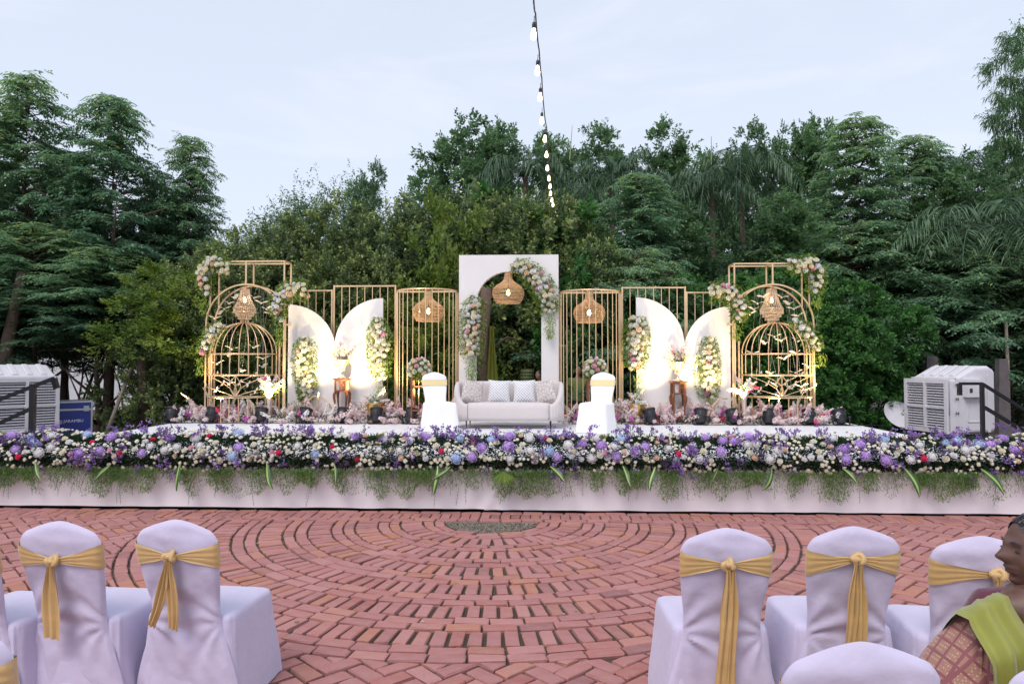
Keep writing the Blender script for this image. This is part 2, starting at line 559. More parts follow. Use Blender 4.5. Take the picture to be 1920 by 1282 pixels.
m_palm = leaf_mat('palm_leaf', [(0, (0.0431, 0.092, 0.0475)), (0.5, (0.0734, 0.1495, 0.0734)), (1, (0.1294, 0.2185, 0.1035))], .15)
m_ivy = leaf_mat('hedge_leaf', [(0, (0.0389, 0.1166, 0.0272)), (0.5, (0.0682, 0.2042, 0.0467)), (1, (0.1459, 0.3305, 0.0682))])
m_dark = leaf_mat('understorey_leaf', [(0, (0.0254, 0.0608, 0.0254)), (0.6, (0.0507, 0.1065, 0.0456)), (1, (0.0888, 0.1775, 0.0634))])
m_lime = leaf_mat('young_leaf', [(0, (.09, .17, .03)), (.6, (.16, .25, .04)), (1, (.28, .33, .06))])
m_bark = mat('bark', (.17, .115, .085), .9, col2=(.08, .055, .042), nscale=14, bump=.9, bscale=30, bdist=.02)
m_barkp = mat('pale_bark', (.42, .35, .28), .9, col2=(.16, .13, .11), nscale=10, bump=.6, bscale=30, bdist=.02)

def tiered_crown(H, Rm, z0=.25, nb=90, seed=1, leaf=.085):
    """feathery tree: near-horizontal boughs in tiers carrying pinnate leaves"""
    g = np.random.default_rng(seed); parts = []; br = MB()
    for k in range(nb):
        f = ((k + g.random()) / nb) ** .8
        h = H * (z0 + (1 - z0) * f)
        Lb = Rm * (1 - f) ** .62 * g.uniform(.5, 1.15) + .22
        az = k * 2.399 + g.normal() * .6
        d = np.array([math.cos(az), math.sin(az), 0])
        n = max(5, int(Lb / .085))
        t = np.linspace(.18, 1, n)
        pts = d * (t[:, None] * Lb) + np.array([0, 0, 1.]) * (h + g.normal() * .12 * (1 - f) + Lb * (g.uniform(.15, .55) * t - .32 * t ** 2))[:, None]
        br.tube([Vector((0, 0, h - .1)), Vector(pts[n // 2]), Vector(pts[-1])], [.022, .012, .004], 3)
        side = np.array([-d[1], d[0], 0])
        for s_ in (-1, 1):
            m = n
            base = pts + g.normal(size=(m, 3)) * .035
            ax = unit(side * s_ * g.uniform(.5, 1.0, (m, 1)) + d * g.uniform(.35, 1.0, (m, 1)) + g.normal(size=(m, 3)) * .22 + np.array([0, 0, .05]))
            rl = g.uniform(.2, .36, m) * (.75 + .25 * leaf / .085)
            nl = 6
            for q in range(nl):
                u = (q + .6) / nl
                pb = base + ax * (rl * u)[:, None] + np.array([0, 0, -1.]) * (rl * u * u * .42)[:, None]
                for s2 in (-1, 1):
                    sd = unit(np.cross(ax, [0, 0, 1.])) * s2
                    D = unit(sd + ax * .55 + g.normal(size=(m, 3)) * .22 + np.array([0, 0, -.28]))
                    Sv = unit(np.cross(D, [0, 0, 1.]) + g.normal(size=(m, 3)) * .25)
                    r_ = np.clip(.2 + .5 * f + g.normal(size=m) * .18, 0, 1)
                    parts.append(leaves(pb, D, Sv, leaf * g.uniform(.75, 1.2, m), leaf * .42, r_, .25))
    V, F, R_ = cat_(parts)
    return (V, F, R_), br

def spray_crown(lobes, nspray, m=12, leaf=.11, w=.42, seed=1, tw=.22, up=.5, tips=0., inner=.55, squeeze=0, droop=.12):
    """bushy crown: leafy twigs scattered through the shell of uneven lobes"""
    g = np.random.default_rng(seed); parts = []
    vol = np.array([a[1][0] * a[1][2] for a in lobes]); cnt = (vol / vol.sum() * nspray).astype(int)
    for (c, r), n in zip(lobes, cnt):
        if n < 4: continue
        # twigs gather into tufts, tufts sit in the lobe's shell
        nt = max(3, n // 9)
        td = unit(g.normal(size=(nt, 3)) + np.array([0, 0, .25]))
        tr_ = g.uniform(inner, 1.05, nt) ** .6
        idx = g.integers(0, nt, n)
        d = td[idx]
        pos = d * tr_[idx][:, None] + g.normal(size=(n, 3)) * .11
        pos = np.array(c) + pos * np.array(r)
        ax = unit(d * .8 + np.array([0, 0, up]) + g.normal(size=(n, 3)) * .45)
        tone = np.clip(g.normal(.36, .14, nt), 0, 1)[idx]
        tl = tw * g.uniform(.6, 1.25, n)
        for q in range(m):
            u = (q + .5) / m
            pb = pos + ax * (tl * u)[:, None] + g.normal(size=(n, 3)) * .008
            az = q * 2.4 + g.uniform(0, 6.28, n)
            e1_ = unit(np.cross(ax, np.array([.3, .5, .8])))
            e2_ = np.cross(ax, e1_)
            rad = e1_ * np.cos(az)[:, None] + e2_ * np.sin(az)[:, None]
            D = unit(rad * (1.1 - .5 * u) + ax * (.35 + .7 * u) + g.normal(size=(n, 3)) * .15)
            Sv = unit(np.cross(D, ax) + g.normal(size=(n, 3)) * .2)
            r_ = np.clip(tone + tips * max(0, u - .55) * 1.6 * (g.random(n) < .6) + g.normal(size=n) * .1, 0, 1)
            parts.append(leaves(pb, D, Sv, leaf * g.uniform(.7, 1.2, n) * (1.1 - .4 * u), leaf * w, r_, droop))
    return cat_(parts)

def palm_head(nf=16, Lf=2.4, seed=1, droop=1.0, nl=46, ll=.55):
    g = np.random.default_rng(seed); parts = []; br = MB()
    for k in range(nf):
        az = k * 2.399 + g.normal() * .15; el = g.uniform(.1, 1.25)
        d = np.array([math.cos(az), math.sin(az), 0]); L_ = Lf * g.uniform(.8, 1.1)
        t = np.linspace(0, 1, nl)
        pts = d * (L_ * (np.sin(t * 1.5) * math.cos(el) * .9 + .1 * t))[:, None] + np.array([0, 0, 1.]) * (L_ * (math.sin(el) * t * 1.1 - droop * .95 * t ** 2.1))[:, None]
        br.tube([Vector(p) for p in pts[::9]] + [Vector(pts[-1])], .014, 3)
        tg = unit(np.gradient(pts, axis=0)); side = np.array([-d[1], d[0], 0])
        for s_ in (-1, 1):
            D = unit(side * s_ + tg * .5 + g.normal(size=(nl, 3)) * .18 + np.array([0, 0, -.35]))
            l = ll * np.sin(np.clip(t * 2.9 + .25, 0, PI)) * g.uniform(.8, 1.1, nl) + .08
            r_ = np.clip(g.normal(.45, .2, nl), 0, 1)
            Sv = unit(np.cross(D, [0, 0, 1.]) + g.normal(size=(nl, 3)) * .3)
            # two joined blades so the leaflet bends down
            m1 = pts + D * (l * .5)[:, None]
            parts.append(leaves(pts, D, Sv, l * .62, .034, r_, .1))
            D2 = unit(D + np.array([0, 0, -1.1 * droop])); parts.append(leaves(m1, D2, Sv, l * .7, .03, r_, .2))
    V, F, R_ = cat_(parts)
    return (V, F, R_), br

crowns = {}
def reg(key, data, m):
    crowns[key] = npmesh(key + '_crown', data[0], data[1], data[2], m)
def lobes_ball(n, R_, H, z0, seed, spread=.62, lr=(.32, .5)):
    g = random.Random(seed); out = []
    for i in range(n):
        a = i * 2.4 + g.uniform(-.4, .4); f = (i + .5) / n
        rr = R_ * spread * math.sqrt(g.random()) * (1.15 - .7 * f)
        s_ = R_ * g.uniform(*lr) * (1.1 - .35 * f)
        out.append(((rr * math.cos(a), rr * math.sin(a), z0 + (H - z0 - s_) * f), (s_, s_, s_ * g.uniform(.8, 1.15))))
    return out
boughs = {}
for k_, (H_, R_, nb, sd, z0) in {'feathery_a': (8.6, 2.15, 150, 3, .2), 'feathery_b': (8.0, 1.95, 135, 8, .22), 'feathery_low': (4.4, 2.6, 85, 5, .15)}.items():
    d_, br = tiered_crown(H_, R_, z0, nb, sd, .105 if k_ != 'feathery_low' else .09)
    reg(k_, d_, m_feather); boughs[k_] = br
reg('bush_a', spray_crown(lobes_ball(18, 1.95, 4.4, .3, 1), 3900, 10, .10, .45, 1, .2, .7, tips=.9), m_bushy)
reg('bush_b', spray_crown(lobes_ball(17, 1.8, 4.6, .2, 2), 3700, 10, .095, .5, 2, .2, .7, tips=.75), m_bushy)
reg('back_a', spray_crown(lobes_ball(24, 2.4, 9.5, 2.6, 3, .62, (.36, .56)), 4300, 10, .17, .40, 3, .3, .3, inner=.5), m_backl)
reg('back_b', spray_crown(lobes_ball(22, 2.0, 9.8, 2.4, 4, .52, (.38, .56)), 3900, 10, .17, .40, 4, .3, .3, inner=.5), m_backl)
reg('willowy', spray_crown(lobes_ball(22, 2.1, 11, 3, 9, .75, (.2, .36)), 2600, 10, .19, .17, 9, .4, -.35, inner=.3, droop=.6), m_backl)
reg('bamboo', spray_crown([((0, 0, 2.6), (2.9, 2.2, 3.1)), ((1.5, 0, 2.9), (1.9, 1.6, 3.4)), ((-1.6, 0, 2.2), (1.8, 1.5, 2.8)), ((.4, 0, 4.2), (1.9, 1.5, 2.5))], 8000, 9, .2, .20, 5, .4, .9, inner=.5, droop=.5), m_bamboo)
reg('hedge', spray_crown([((rd.uniform(-.95, .95), rd.uniform(-.3, .3), z), (rd.uniform(.55, .8), .5, .5)) for z in np.linspace(.35, 3.6, 14)], 3600, 9, .088, .75, 6, .16, .3, tips=.5, inner=.7), m_ivy)
reg('understorey', spray_crown(lobes_ball(12, 1.9, 4.2, .9, 7), 1500, 9, .13, .4, 7, .3, .3, inner=.4), m_dark)
reg('lime_bush', spray_crown(lobes_ball(9, 1.15, 2.7, .2, 8), 1000, 9, .085, .45, 11, .2, .8, tips=.5), m_lime)
bigleaf = spray_crown(lobes_ball(10, 1.5, 3.4, .3, 12), 520, 9, .26, .36, 12, .3, .9, inner=.6, droop=.3)
reg('broadleaf', bigleaf, m_ivy)
pd, pbr = palm_head(18, 2.7, 2, 1.25, 46, .62); reg('palm', pd, m_palm)
pd2, pbr2 = palm_head(20, 2.6, 5, .75, 44, .6); reg('palm_wide', pd2, m_palm)

def trunk_mesh(H, r, seed, lean=.15, branches=5, zb=.35, Rb=1.2):
    g = random.Random(seed); b = MB()
    pts = [Vector((lean * H * .12 * math.sin(i * 1.1 + seed) * (i / 8), lean * H * .1 * math.cos(i * .9 + seed) * (i / 8), H * i / 8)) for i in range(9)]
    b.tube([Vector((0, 0, -.15))] + pts, [r * 1.25] + [r * (1 - .085 * i) for i in range(9)], 8)
    for k in range(branches):
        f = zb + (1 - zb) * (k + .3) / branches * .8
        p0 = pts[int(f * 8)]
        a = k * 2.4 + seed
        L_ = Rb * g.uniform(.7, 1.1)
        p1 = p0 + Vector((math.cos(a) * L_ * .5, math.sin(a) * L_ * .5, L_ * .45))
        p2 = p0 + Vector((math.cos(a) * L_, math.sin(a) * L_, L_ * g.uniform(.6, 1.2)))
        b.tube([p0, p1, p2], [r * .45, r * .3, r * .1], 5)
    return b.mesh('trunk', m_bark, True)
trunks = {'tall': trunk_mesh(6.2, .13, 1, .2, 7, .4, 1.5), 'tall_b': trunk_mesh(7, .16, 4, .15, 7, .35, 1.6), 'short': trunk_mesh(2.6, .09, 2, .2, 6, .2, 1.1)}
def multi_stem(seed, H=3.2, n=9, sp=1.3):
    g = random.Random(seed); b = MB()
    for k in range(n):
        a = g.uniform(0, 6.28); q = Vector((math.cos(a) * sp, math.sin(a) * sp * .5, H * g.uniform(.8, 1)))
        p = Vector((q.x * .2 + g.uniform(-.1, .1), q.y * .3, -.05))
        mid = p.lerp(q, .5) + Vector((g.uniform(-.15, .15), g.uniform(-.1, .1), 0))
        b.tube([p, mid, q], [.03, .022, .01], 5)
        for j in range(3):
            s0 = mid.lerp(q, g.uniform(0, .8)); b.tube([s0, s0 + Vector((g.uniform(-.5, .5), g.uniform(-.3, .3), g.uniform(.2, .6)))], [.012, .004], 4)
    return b.mesh('stems', m_bark, True)
stems = [multi_stem(i) for i in range(3)]
GT = 'trees and shrubs planted behind the stage'
def tree(name, label, cat, key, px, Y, top, sc_w=1., crown='', tr='tall', base_top=None, rz=0, tm=None, z=0, dz=0, trs=(1, 1, 1)):
    """crown mesh scaled so its top reaches pixel row `top` when the tree stands at distance Y"""
    Ht = at(960, top, Y).z - z
    x = at(px, 679, Y).x
    t = thing(name, label, cat, (x, Y, z), 0, GT)
    me_ = crowns[key]; zs = base_top or tops[key]
    k = Ht / zs
    kz = k * (Ht - dz) / Ht
    inst('crown', me_, t, loc=(0, 0, dz), rot=(0, 0, rz), sc=(sc_w * k, sc_w * k, kz), kind='stuff')
    if tr: inst('trunk', trunks.get(tr) if isinstance(tr, str) else tr, t, sc=(k * trs[0], k * trs[1], k * .95 * trs[2]), rot=(0, 0, rz * 1.7))
    if key in boughs:
        if not isinstance(boughs[key], bpy.types.Mesh): boughs[key] = boughs[key].mesh('boughs', m_bark)
        inst('boughs', boughs[key], t, loc=(0, 0, dz), rot=(0, 0, rz), sc=(sc_w * k, sc_w * k, kz))
    return t
tops = {}
for k_, me_ in crowns.items():
    a = np.empty(len(me_.vertices) * 3, np.float32); me_.vertices.foreach_get('co', a)
    tops[k_] = float(np.percentile(a[2::3], 99.7))
T = tree
fl = 'feathery tree with drooping tiered boughs, '
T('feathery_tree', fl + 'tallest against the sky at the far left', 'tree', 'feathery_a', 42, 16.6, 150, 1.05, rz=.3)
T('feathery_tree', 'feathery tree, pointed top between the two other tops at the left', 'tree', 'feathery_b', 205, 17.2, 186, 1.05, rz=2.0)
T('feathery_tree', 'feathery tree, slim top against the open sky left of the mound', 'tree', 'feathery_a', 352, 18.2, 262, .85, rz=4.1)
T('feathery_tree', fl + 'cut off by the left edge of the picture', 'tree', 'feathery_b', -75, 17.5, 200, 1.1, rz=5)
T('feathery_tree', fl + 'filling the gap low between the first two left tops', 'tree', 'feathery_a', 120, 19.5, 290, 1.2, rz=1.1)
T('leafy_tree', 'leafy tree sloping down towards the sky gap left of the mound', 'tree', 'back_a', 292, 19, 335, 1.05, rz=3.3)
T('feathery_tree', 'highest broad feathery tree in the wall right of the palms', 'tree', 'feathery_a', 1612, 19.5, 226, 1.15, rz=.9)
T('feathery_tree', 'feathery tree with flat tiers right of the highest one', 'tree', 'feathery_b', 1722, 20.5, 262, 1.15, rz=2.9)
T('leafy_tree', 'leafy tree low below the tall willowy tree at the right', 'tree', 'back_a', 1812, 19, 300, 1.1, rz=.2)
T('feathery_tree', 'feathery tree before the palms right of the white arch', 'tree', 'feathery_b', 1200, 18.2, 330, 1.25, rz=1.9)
T('leafy_tree', 'leafy round tree left of the hanging palm frond', 'tree', 'back_a', 1278, 19.6, 375, 1.15, rz=5.2)
T('leafy_tree', 'leafy tree behind the right hoop frame flowers', 'tree', 'back_b', 1475, 18, 375, 1.3, rz=4.4)
for px, Y, top, w, rz, dz, lb in ((60, 15.8, 425, 1.25, 0, 1.5, 'above the left air cooler'), (185, 15.8, 470, 1.1, 1.6, 1.6, 'left of the straight brown trunk'), (1600, 18.4, 425, 1.2, 2.2, 0, 'over the bright hedge column'), (1740, 18.2, 435, 1.2, 4.1, 0, 'behind the right air cooler'), (1440, 18.4, 470, 1.1, 5.1, 0, 'behind the right bird cage'), (1190, 16.3, 470, 1.05, 3., 0, 'behind the right curved screen'), (-60, 16.2, 440, 1.2, 3.6, 1.2, 'cut by the left edge'), (1860, 17, 460, 1.2, .7, 0, 'behind the tapered stone post')):
    T('feathery_shrub', 'low feathery shrub with spreading boughs ' + lb, 'shrub', 'feathery_low', px, Y, top, w, rz=rz, tr='short', dz=dz)
bl = 'bushy tree with yellow green tips, '
for px, Y, top, key, w, rz, lb in (
    (325, 15.4, 492, 'bush_a', .92, .2, 'lit brightest left of the bird frame'), (455, 17.2, 432, 'bush_b', 1.0, 1, 'behind the square top of the left bird frame'),
    (560, 17.4, 412, 'bush_a', 1.0, 2.1, 'over the left gold slat screens'), (655, 17.0, 386, 'bush_b', 1.0, 3.3, 'over the left white wing panels'),
    (765, 17.3, 385, 'bush_a', .95, 4.2, 'over the left curved slat screen'), (860, 17.6, 362, 'bush_b', .9, 5.5, 'touching the left corner of the white arch'),
    (965, 17.6, 368, 'bush_a', .95, .8, 'straight above the white arch'), (1065, 17.5, 378, 'bush_b', .9, 1.9, 'right above the white arch under the last bulbs'),
    (410, 16.4, 470, 'bush_b', .8, 4, 'darker one behind the left bird frame'), (500, 16.0, 500, 'bush_a', .9, 5.9, 'low one seen through the left bird cage'),
    (610, 15.9, 470, 'bush_a', .9, 1.4, 'low one behind the slat screens at the left'), (715, 15.9, 480, 'bush_b', .9, 2.6, 'low one between slat screen and curved screen'),
    (1115, 16.2, 455, 'bush_a', .8, 3.9, 'low one right of the white arch')):
    T('bushy_tree', bl + lb, 'tree', key, px, Y, top, w, rz=rz, tr='short')
T('lime_bush', 'lime green leafy bush rising left of the white arch', 'shrub', 'lime_bush', 838, 15.7, 372, .62, tr=None)
T('lime_bush', 'lime leaved bush low behind the left curved slat screen', 'shrub', 'lime_bush', 800, 15.4, 520, 1, tr=None, rz=2)
T('lime_bush', 'small lime bush glowing between left frame and feathery trees', 'shrub', 'lime_bush', 292, 13.9, 496, .85, tr=None, rz=1, dz=1.7)
T('broadleaf_shrub', 'large leaved green shrub behind the row above the arch', 'shrub', 'broadleaf', 940, 18.6, 348, 1.0, tr=None)
T('broadleaf_shrub', 'large leaved green shrub right of the last bulbs', 'shrub', 'broadleaf', 1105, 17.4, 392, .9, tr=None, rz=2.2)
T('broadleaf_shrub', 'large leaved shrub peeping out at the arch right corner', 'shrub', 'broadleaf', 1075, 15.8, 470, .6, tr=None, rz=4.2)
T('bamboo_clump', 'pale green mound of fine bamboo leaves left of the middle', 'bamboo', 'bamboo', 575, 23, 350, 1.02, tr=None)
T('small_tree', 'small round tree top alone against the sky beside the mound', 'tree', 'back_b', 684, 27, 312, .62)
T('small_tree', 'tiny tree top half hidden in the dip left of the big tree', 'tree', 'back_a', 770, 28, 365, .7)
T('broad_tree', 'wide rounded dark tree, largest against the sky left of bulbs', 'tree', 'back_a', 862, 25.5, 236, 1.05, rz=.5)
T('broad_tree', 'dark tree whose crown joins the largest one on its right', 'tree', 'back_b', 928, 26, 226, .95, rz=1.5)
for px, Y, top, key, w, rz, lb in (
    (1035, 27, 246, 'back_b', .85, 2, 'directly behind the string of bulbs'), (1128, 26, 234, 'back_a', .85, 3.2, 'first one right of the bulbs, brownish'),
    (1262, 26, 244, 'back_b', .95, 4.2, 'between the brownish one and the long palm spear'), (1402, 26.5, 248, 'back_b', .8, 5, 'narrow one above the arching palm'),
    (1465, 27, 250, 'back_a', .62, .6, 'slim one left of the twin tops'), (1528, 26, 220, 'back_b', .9, 1.2, 'highest of the row right of the palms'),
    (1330, 29, 285, 'back_a', .8, 2.7, 'low one behind the palm spear')):
    T('broad_tree', 'dark rounded tree in the back row, ' + lb, 'tree', key, px, Y, top, w, rz=rz, tr='tall_b')
T('willowy_tree', 'tall willowy tree cut by the right edge, reaching highest of all', 'tree', 'willowy', 1935, 20, 45, .82, rz=1, tr='tall_b')
T('willowy_tree', 'willowy tree below the tallest one at the right edge', 'tree', 'willowy', 1900, 22, 265, .9, rz=3, tr='tall_b')
T('ivy_hedge', 'dense bright green hedge column right of the right bird frame', 'hedge', 'hedge', 1592, 14.9, 525, 1.0, tr=None)
T('ivy_hedge', 'bright green hedge nearest the right air cooler', 'hedge', 'hedge', 1655, 15.3, 560, .95, tr=None, rz=2.8)
T('ivy_hedge', 'leafy green hedge seen through the right bird cage', 'hedge', 'hedge', 1462, 15.9, 500, 1.1, tr=None, rz=.3)
T('ivy_hedge', 'darker hedge behind the right slat screens', 'hedge', 'hedge', 1290, 16.2, 520, 1.0, tr=None, rz=3.1)
und = {20: 'first behind the left air cooler', 130: 'behind the blue flight case', 240: 'behind the leaning bamboo pole', 350: 'between brown trunk and left cage', 950: 'in the middle of the arch opening', 1020: 'behind the right leg of the arch',
       870: 'behind the left leg of the arch', 1120: 'behind the right rattan lamp', 1370: 'behind the right frame inner post', 1690: 'beside the right hedge column', 1800: 'straight behind the right air cooler', 1900: 'under the fanning palm',
       1960: 'cut by the right edge', 450: 'behind the left bird cage', 560: 'behind the left wing panels', 680: 'behind the larger left slat screen', 780: 'behind the left rattan lamp', -90: 'cut by the left edge'}
for px, Y, top, rz, lab in ((20, 19, 520, 0, 1), (130, 20, 500, 1, 1), (240, 20.5, 480, 2, 1), (350, 19.6, 470, 3, 1), (950, 17.8, 470, 1.3, 0), (1020, 18.4, 470, 2.4, 0), (870, 17.2, 500, 4.4, 0),
                       (1120, 17.3, 480, 2.9, 0), (1370, 18.3, 450, 5.2, 0), (1690, 18.4, 420, .4, 0), (1800, 17.6, 470, 2.2, 0), (1900, 18.6, 400, 3.8, 0), (1960, 16.6, 430, 1.8, 0), (450, 19, 480, 2.2, 0), (560, 19, 470, .2, 0), (680, 19, 470, 1.2, 0), (780, 18.6, 470, 3.2, 0), (-90, 18, 420, 1, 0)):
    t = T('understorey_shrub', ('dark shaded shrub %s' % und[px]) if not lab else ('dark shrub on crooked bare stems, %s' % und[px]), 'shrub', 'understorey', px, Y, top, 1.15, rz=rz, tr=None, dz=1.55 if lab else 0)
    if lab: inst('stems', stems[int(rz) % 3], t, rot=(0, 0, rz * .3), sc=(1.1, 1, .85))
def palm(px, Y, headpy, key, label, br, sc_=1., rz=0, tl=1.2):
    z = at(960, headpy, Y).z
    t = thing('palm_tree', label, 'palm', (at(px, 679, Y).x, Y, 0), 0, 'palms in the tree belt')
    inst('crown', crowns[key], t, loc=(0, 0, z), rot=(0, 0, rz), sc=sc_, kind='stuff')
    if not isinstance(br, bpy.types.Mesh): br = br.mesh('frond_stalks', m_palm)
    inst('frond_stalks', br, t, loc=(0, 0, z), rot=(0, 0, rz), sc=sc_)
    MB().tube([(0, 0, -.1), (0.05, 0, z * .5), (0, 0, z + .1)], [.12, .10, .08], 8).build('trunk', m_bark, t, smooth=True)
    return t, z
pbr = pbr.mesh('frond_stalks', m_palm); pbr2 = pbr2.mesh('frond_stalks', m_palm)
palm(985, 21, 322, 'palm', 'palm with drooping fronds left of the bulb string', pbr, .85, .4)
palm(1078, 20, 372, 'palm', 'shaggy palm right beside the last bulbs of the string', pbr, .62, 1.4)
palm(1148, 21.5, 335, 'palm_wide', 'palm behind the feathery tree top right of the bulbs', pbr2, .8, 2.4)
palm(1255, 21.5, 345, 'palm', 'dim palm between two round back trees', pbr, .75, 3.4)
t_, z_ = palm(1336, 20.6, 350, 'palm', 'palm with a long thin spear pointing at the sky', pbr, .68, 5.4)
MB().tube([(0, 0, z_ - .2), (.02, 0, z_ + 1.5)], [.03, .008], 5).build('spear', mat('spear_leaf', (.3, .32, .18), .6), t_)
palm(1392, 21.2, 318, 'palm', 'palm with a wide umbrella of hanging fronds', pbr, .92, .9)
palm(1910, 18.6, 470, 'palm_wide', 'low palm fanning out at the right edge', pbr2, .9, 1.1)
palm(1845, 17, 430, 'palm_wide', 'dim palm left of the fanning one at the right', pbr2, .9, 2.5)
palm(1780, 21, 330, 'palm_wide', 'palm almost hidden among feathery boughs at the right', pbr2, .8, 3.5)
# tall spear left of bulbs' right
MB().tube([at(1068, 300, 20.5), at(1073, 235, 20.5)], [.02, .006], 5).build('bare_stalk', mat('spear_leaf', (.3, .32, .18), .6))
tag(bpy.data.objects['bare_stalk'], 'thin bare stalk slanting up into the sky right of the bulbs', 'stalk')
# individual trunks, props and the wall seen under the boughs
def trunk_thing(name, label, pts, r, m=m_bark, cat='tree trunk'):
    o0 = Vector(pts[0]); t = thing(name, label, cat, (o0.x, o0.y, 0)); q = Vector((o0.x, o0.y, 0))
    MB().tube([Vector(p) - q for p in pts], r, 8).build('stem', m, t, smooth=True); return t
trunk_thing('bare_tree', 'straight brown trunk standing left of the stage', [at(270, 810, 15.0), at(269, 740, 15.0), at(266, 660, 15.0)], [.13, .115, .10])
trunk_thing('bamboo_prop', 'pale bamboo pole leaning against the brown trunk', [at(200, 812, 14.2), at(246, 690, 14.8)], [.045, .035], m_barkp, 'pole')
trunk_thing('wooden_stake', 'thin pale stake beside the straight brown trunk', [at(291, 803, 14.7), at(277, 715, 14.9)], [.03, .025], m_barkp, 'stake')
trunk_thing('bare_tree', 'leaning brown trunk above the left air cooler', [at(2, 720, 14.6), at(14, 640, 14.6), at(28, 575, 14.6), at(40, 510, 14.7)], [.14, .12, .1, .08])
trunk_thing('bare_tree', 'thick brown trunk inside the arch opening at its left', [at(903, 800, 15.0), at(902, 700, 15.0), at(906, 620, 15.0), at(912, 540, 15.0)], [.19, .16, .14, .12])
trunk_thing('fallen_bough', 'bare crooked bough crossing the dark arch opening', [at(920, 655, 15.6), at(950, 632, 15.7), at(990, 640, 15.9)], [.03, .022, .012], m_bark, 'branch')
w = MB()
w.box((at(210, 700, 26).x, 26, 1.1), (13, .2, 2.4))
w.box((at(210, 700, 26).x, 26, 2.35), (13.1, .3, .12))
w.build('garden_wall', mat('lime_wash', (.78, .78, .82), .9, col2=(.6, .6, .64), nscale=2))
tag(bpy.data.objects['garden_wall'], 'long pale garden wall glimpsed between the crooked stems', 'wall')
# stone post, thin pale trunk at the right
MB().prism([(-.14, 0), (.14, 0), (.085, 1.80), (-.085, 1.80)], -.07, .07).build('stone_post', mat('old_concrete', (.14, .125, .13), .95, var=.4, nscale=6, bump=.5), loc=(at(1878, 700, 14.3).x, 14.3, 0))
tag(bpy.data.objects['stone_post'], 'tapered grey stone post right of the right air cooler', 'post')
MB().prism([(-.14, 0), (.14, 0), (.12, 1.85), (-.12, 1.85)], -.07, .07).build('stone_post', _m['old_concrete'], loc=(at(1745, 700, 15.5).x, 15.5, 0))
tag(bpy.data.objects['stone_post.001'], 'dim stone post half hidden behind the right air cooler', 'post')
trunk_thing('bare_tree', 'thin pale trunk beside the tapered stone post', [at(1891, 790, 15.6), at(1890, 700, 15.6), at(1886, 600, 15.7)], [.045, .04, .03], m_barkp)
MB().box((0, 0, .1), (2.6, .5, .2)).box((0, .1, .26), (2.6, .4, .1)).build('stone_kerb', _m['old_concrete'], loc=(at(1905, 700, 15.2).x, 15.2, 0))
tag(bpy.data.objects['stone_kerb'], 'low grey stone ledge at the end of the side path', 'ledge')
# grass at the right, weeds at the left
def grass(x0, x1, y0, y1, n, h, name):
    xs = rng.uniform(x0, x1, n); ys = rng.uniform(y0, y1, n)
    P_ = np.stack([xs, ys, np.full(n, -.02)], 1); D = unit(np.stack([rng.normal(size=n) * .35, rng.normal(size=n) * .35, np.ones(n)], 1))
    Sv = unit(np.cross(D, rng.normal(size=(n, 3))))
    V, F, R_ = leaves(P_, D, Sv, h * rng.uniform(.5, 1.2, n), .012, rng.random(n), .1)
    return inst(name, npmesh(name, V, F, R_, leaf_mat('grass_blade', [(0, (.03, .06, .012)), (.6, (.06, .10, .02)), (1, (.14, .15, .05))])), kind='stuff')
grass(6.3, 9.6, 9.5, 19, 26000, .11, 'grass')
grass(-13, -6.6, 9.5, 18, 9000, .06, 'grass')
# ------------------------------------------------------------------ covered chairs
m_cover = mat('chair_cover_cloth', (.60, .545, .71), .9, var=.08, nscale=5, bump=.55, bscale=11, sheen=.25, bdist=.012)  # white cloth; the lavender cast of cool shade is put into its colour
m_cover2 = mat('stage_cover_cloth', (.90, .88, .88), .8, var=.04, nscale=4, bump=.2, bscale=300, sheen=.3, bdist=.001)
m_sash = mat('gold_sash_satin', (.66, .43, .17), .45, var=.2, nscale=9, bump=.35, bscale=30, sheen=.4, bdist=.004)
def nz3(x, y, z, s=1):
    return mnoise.noise(Vector((x * s, y * s, z * s)))
def sstep(a, b, x):
    t = max(0, min(1, (x - a) / (b - a))); return t * t * (3 - 2 * t)
ZT = .965
def back_half_w(z):
    w = .212 - .030 * math.exp(-((z - .50) / .17) ** 2) + .072 * sstep(.46, 0, z)
    return w
def back_y(z):       # rake of the back: top leans to the viewer, cloth falls nearly straight below the seat
    return .10 * sstep(.93, .40, z) - .02 + .01 * sstep(.4, 0, z)
def ztop(u):
    a = abs(u)
    return ZT - .068 * a ** 1.5 - .030 * max(0, (a - .80) / .2) ** 2.2 if a > 0 else ZT
def folds(x, z, seed):
    d = 0
    for s in (-1, 1):
        dx, dz_ = x - s * .20, z - .44
        r = math.hypot(dx, dz_); a = math.atan2(dz_, -s * dx)
        d += .015 * math.sin(a * 9 + seed * 1.7 + 2.5 * r * 6) * math.exp(-(r / .30) ** 2) * min(1, r / .06) * (.5 + .5 * nz3(a * 1.5, seed, s, 1) * 2)
    low = sstep(.46, .1, z)
    d += low * (.022 * nz3(x * 5 + z * 3.2, z * 1.2, seed, 1) + .012 * math.sin((x * 1.3 + z * .9) * 34 + 5 * nz3(x, z, seed, 3)) * max(0, nz3(x * 2, z * 2, seed + 4, 1) + .35))
    d += .006 * nz3(x * 6 + z * 3, z * 9 - x * 3, seed + 9, 1) * sstep(.3, .6, z) + .004 * nz3(x * 16 + z * 9, z * 13, seed + 3, 1) + .013 * nz3(x * 3 + z * 2, z * 16, seed + 2, 1) * sstep(.84, .9, z)
    return d
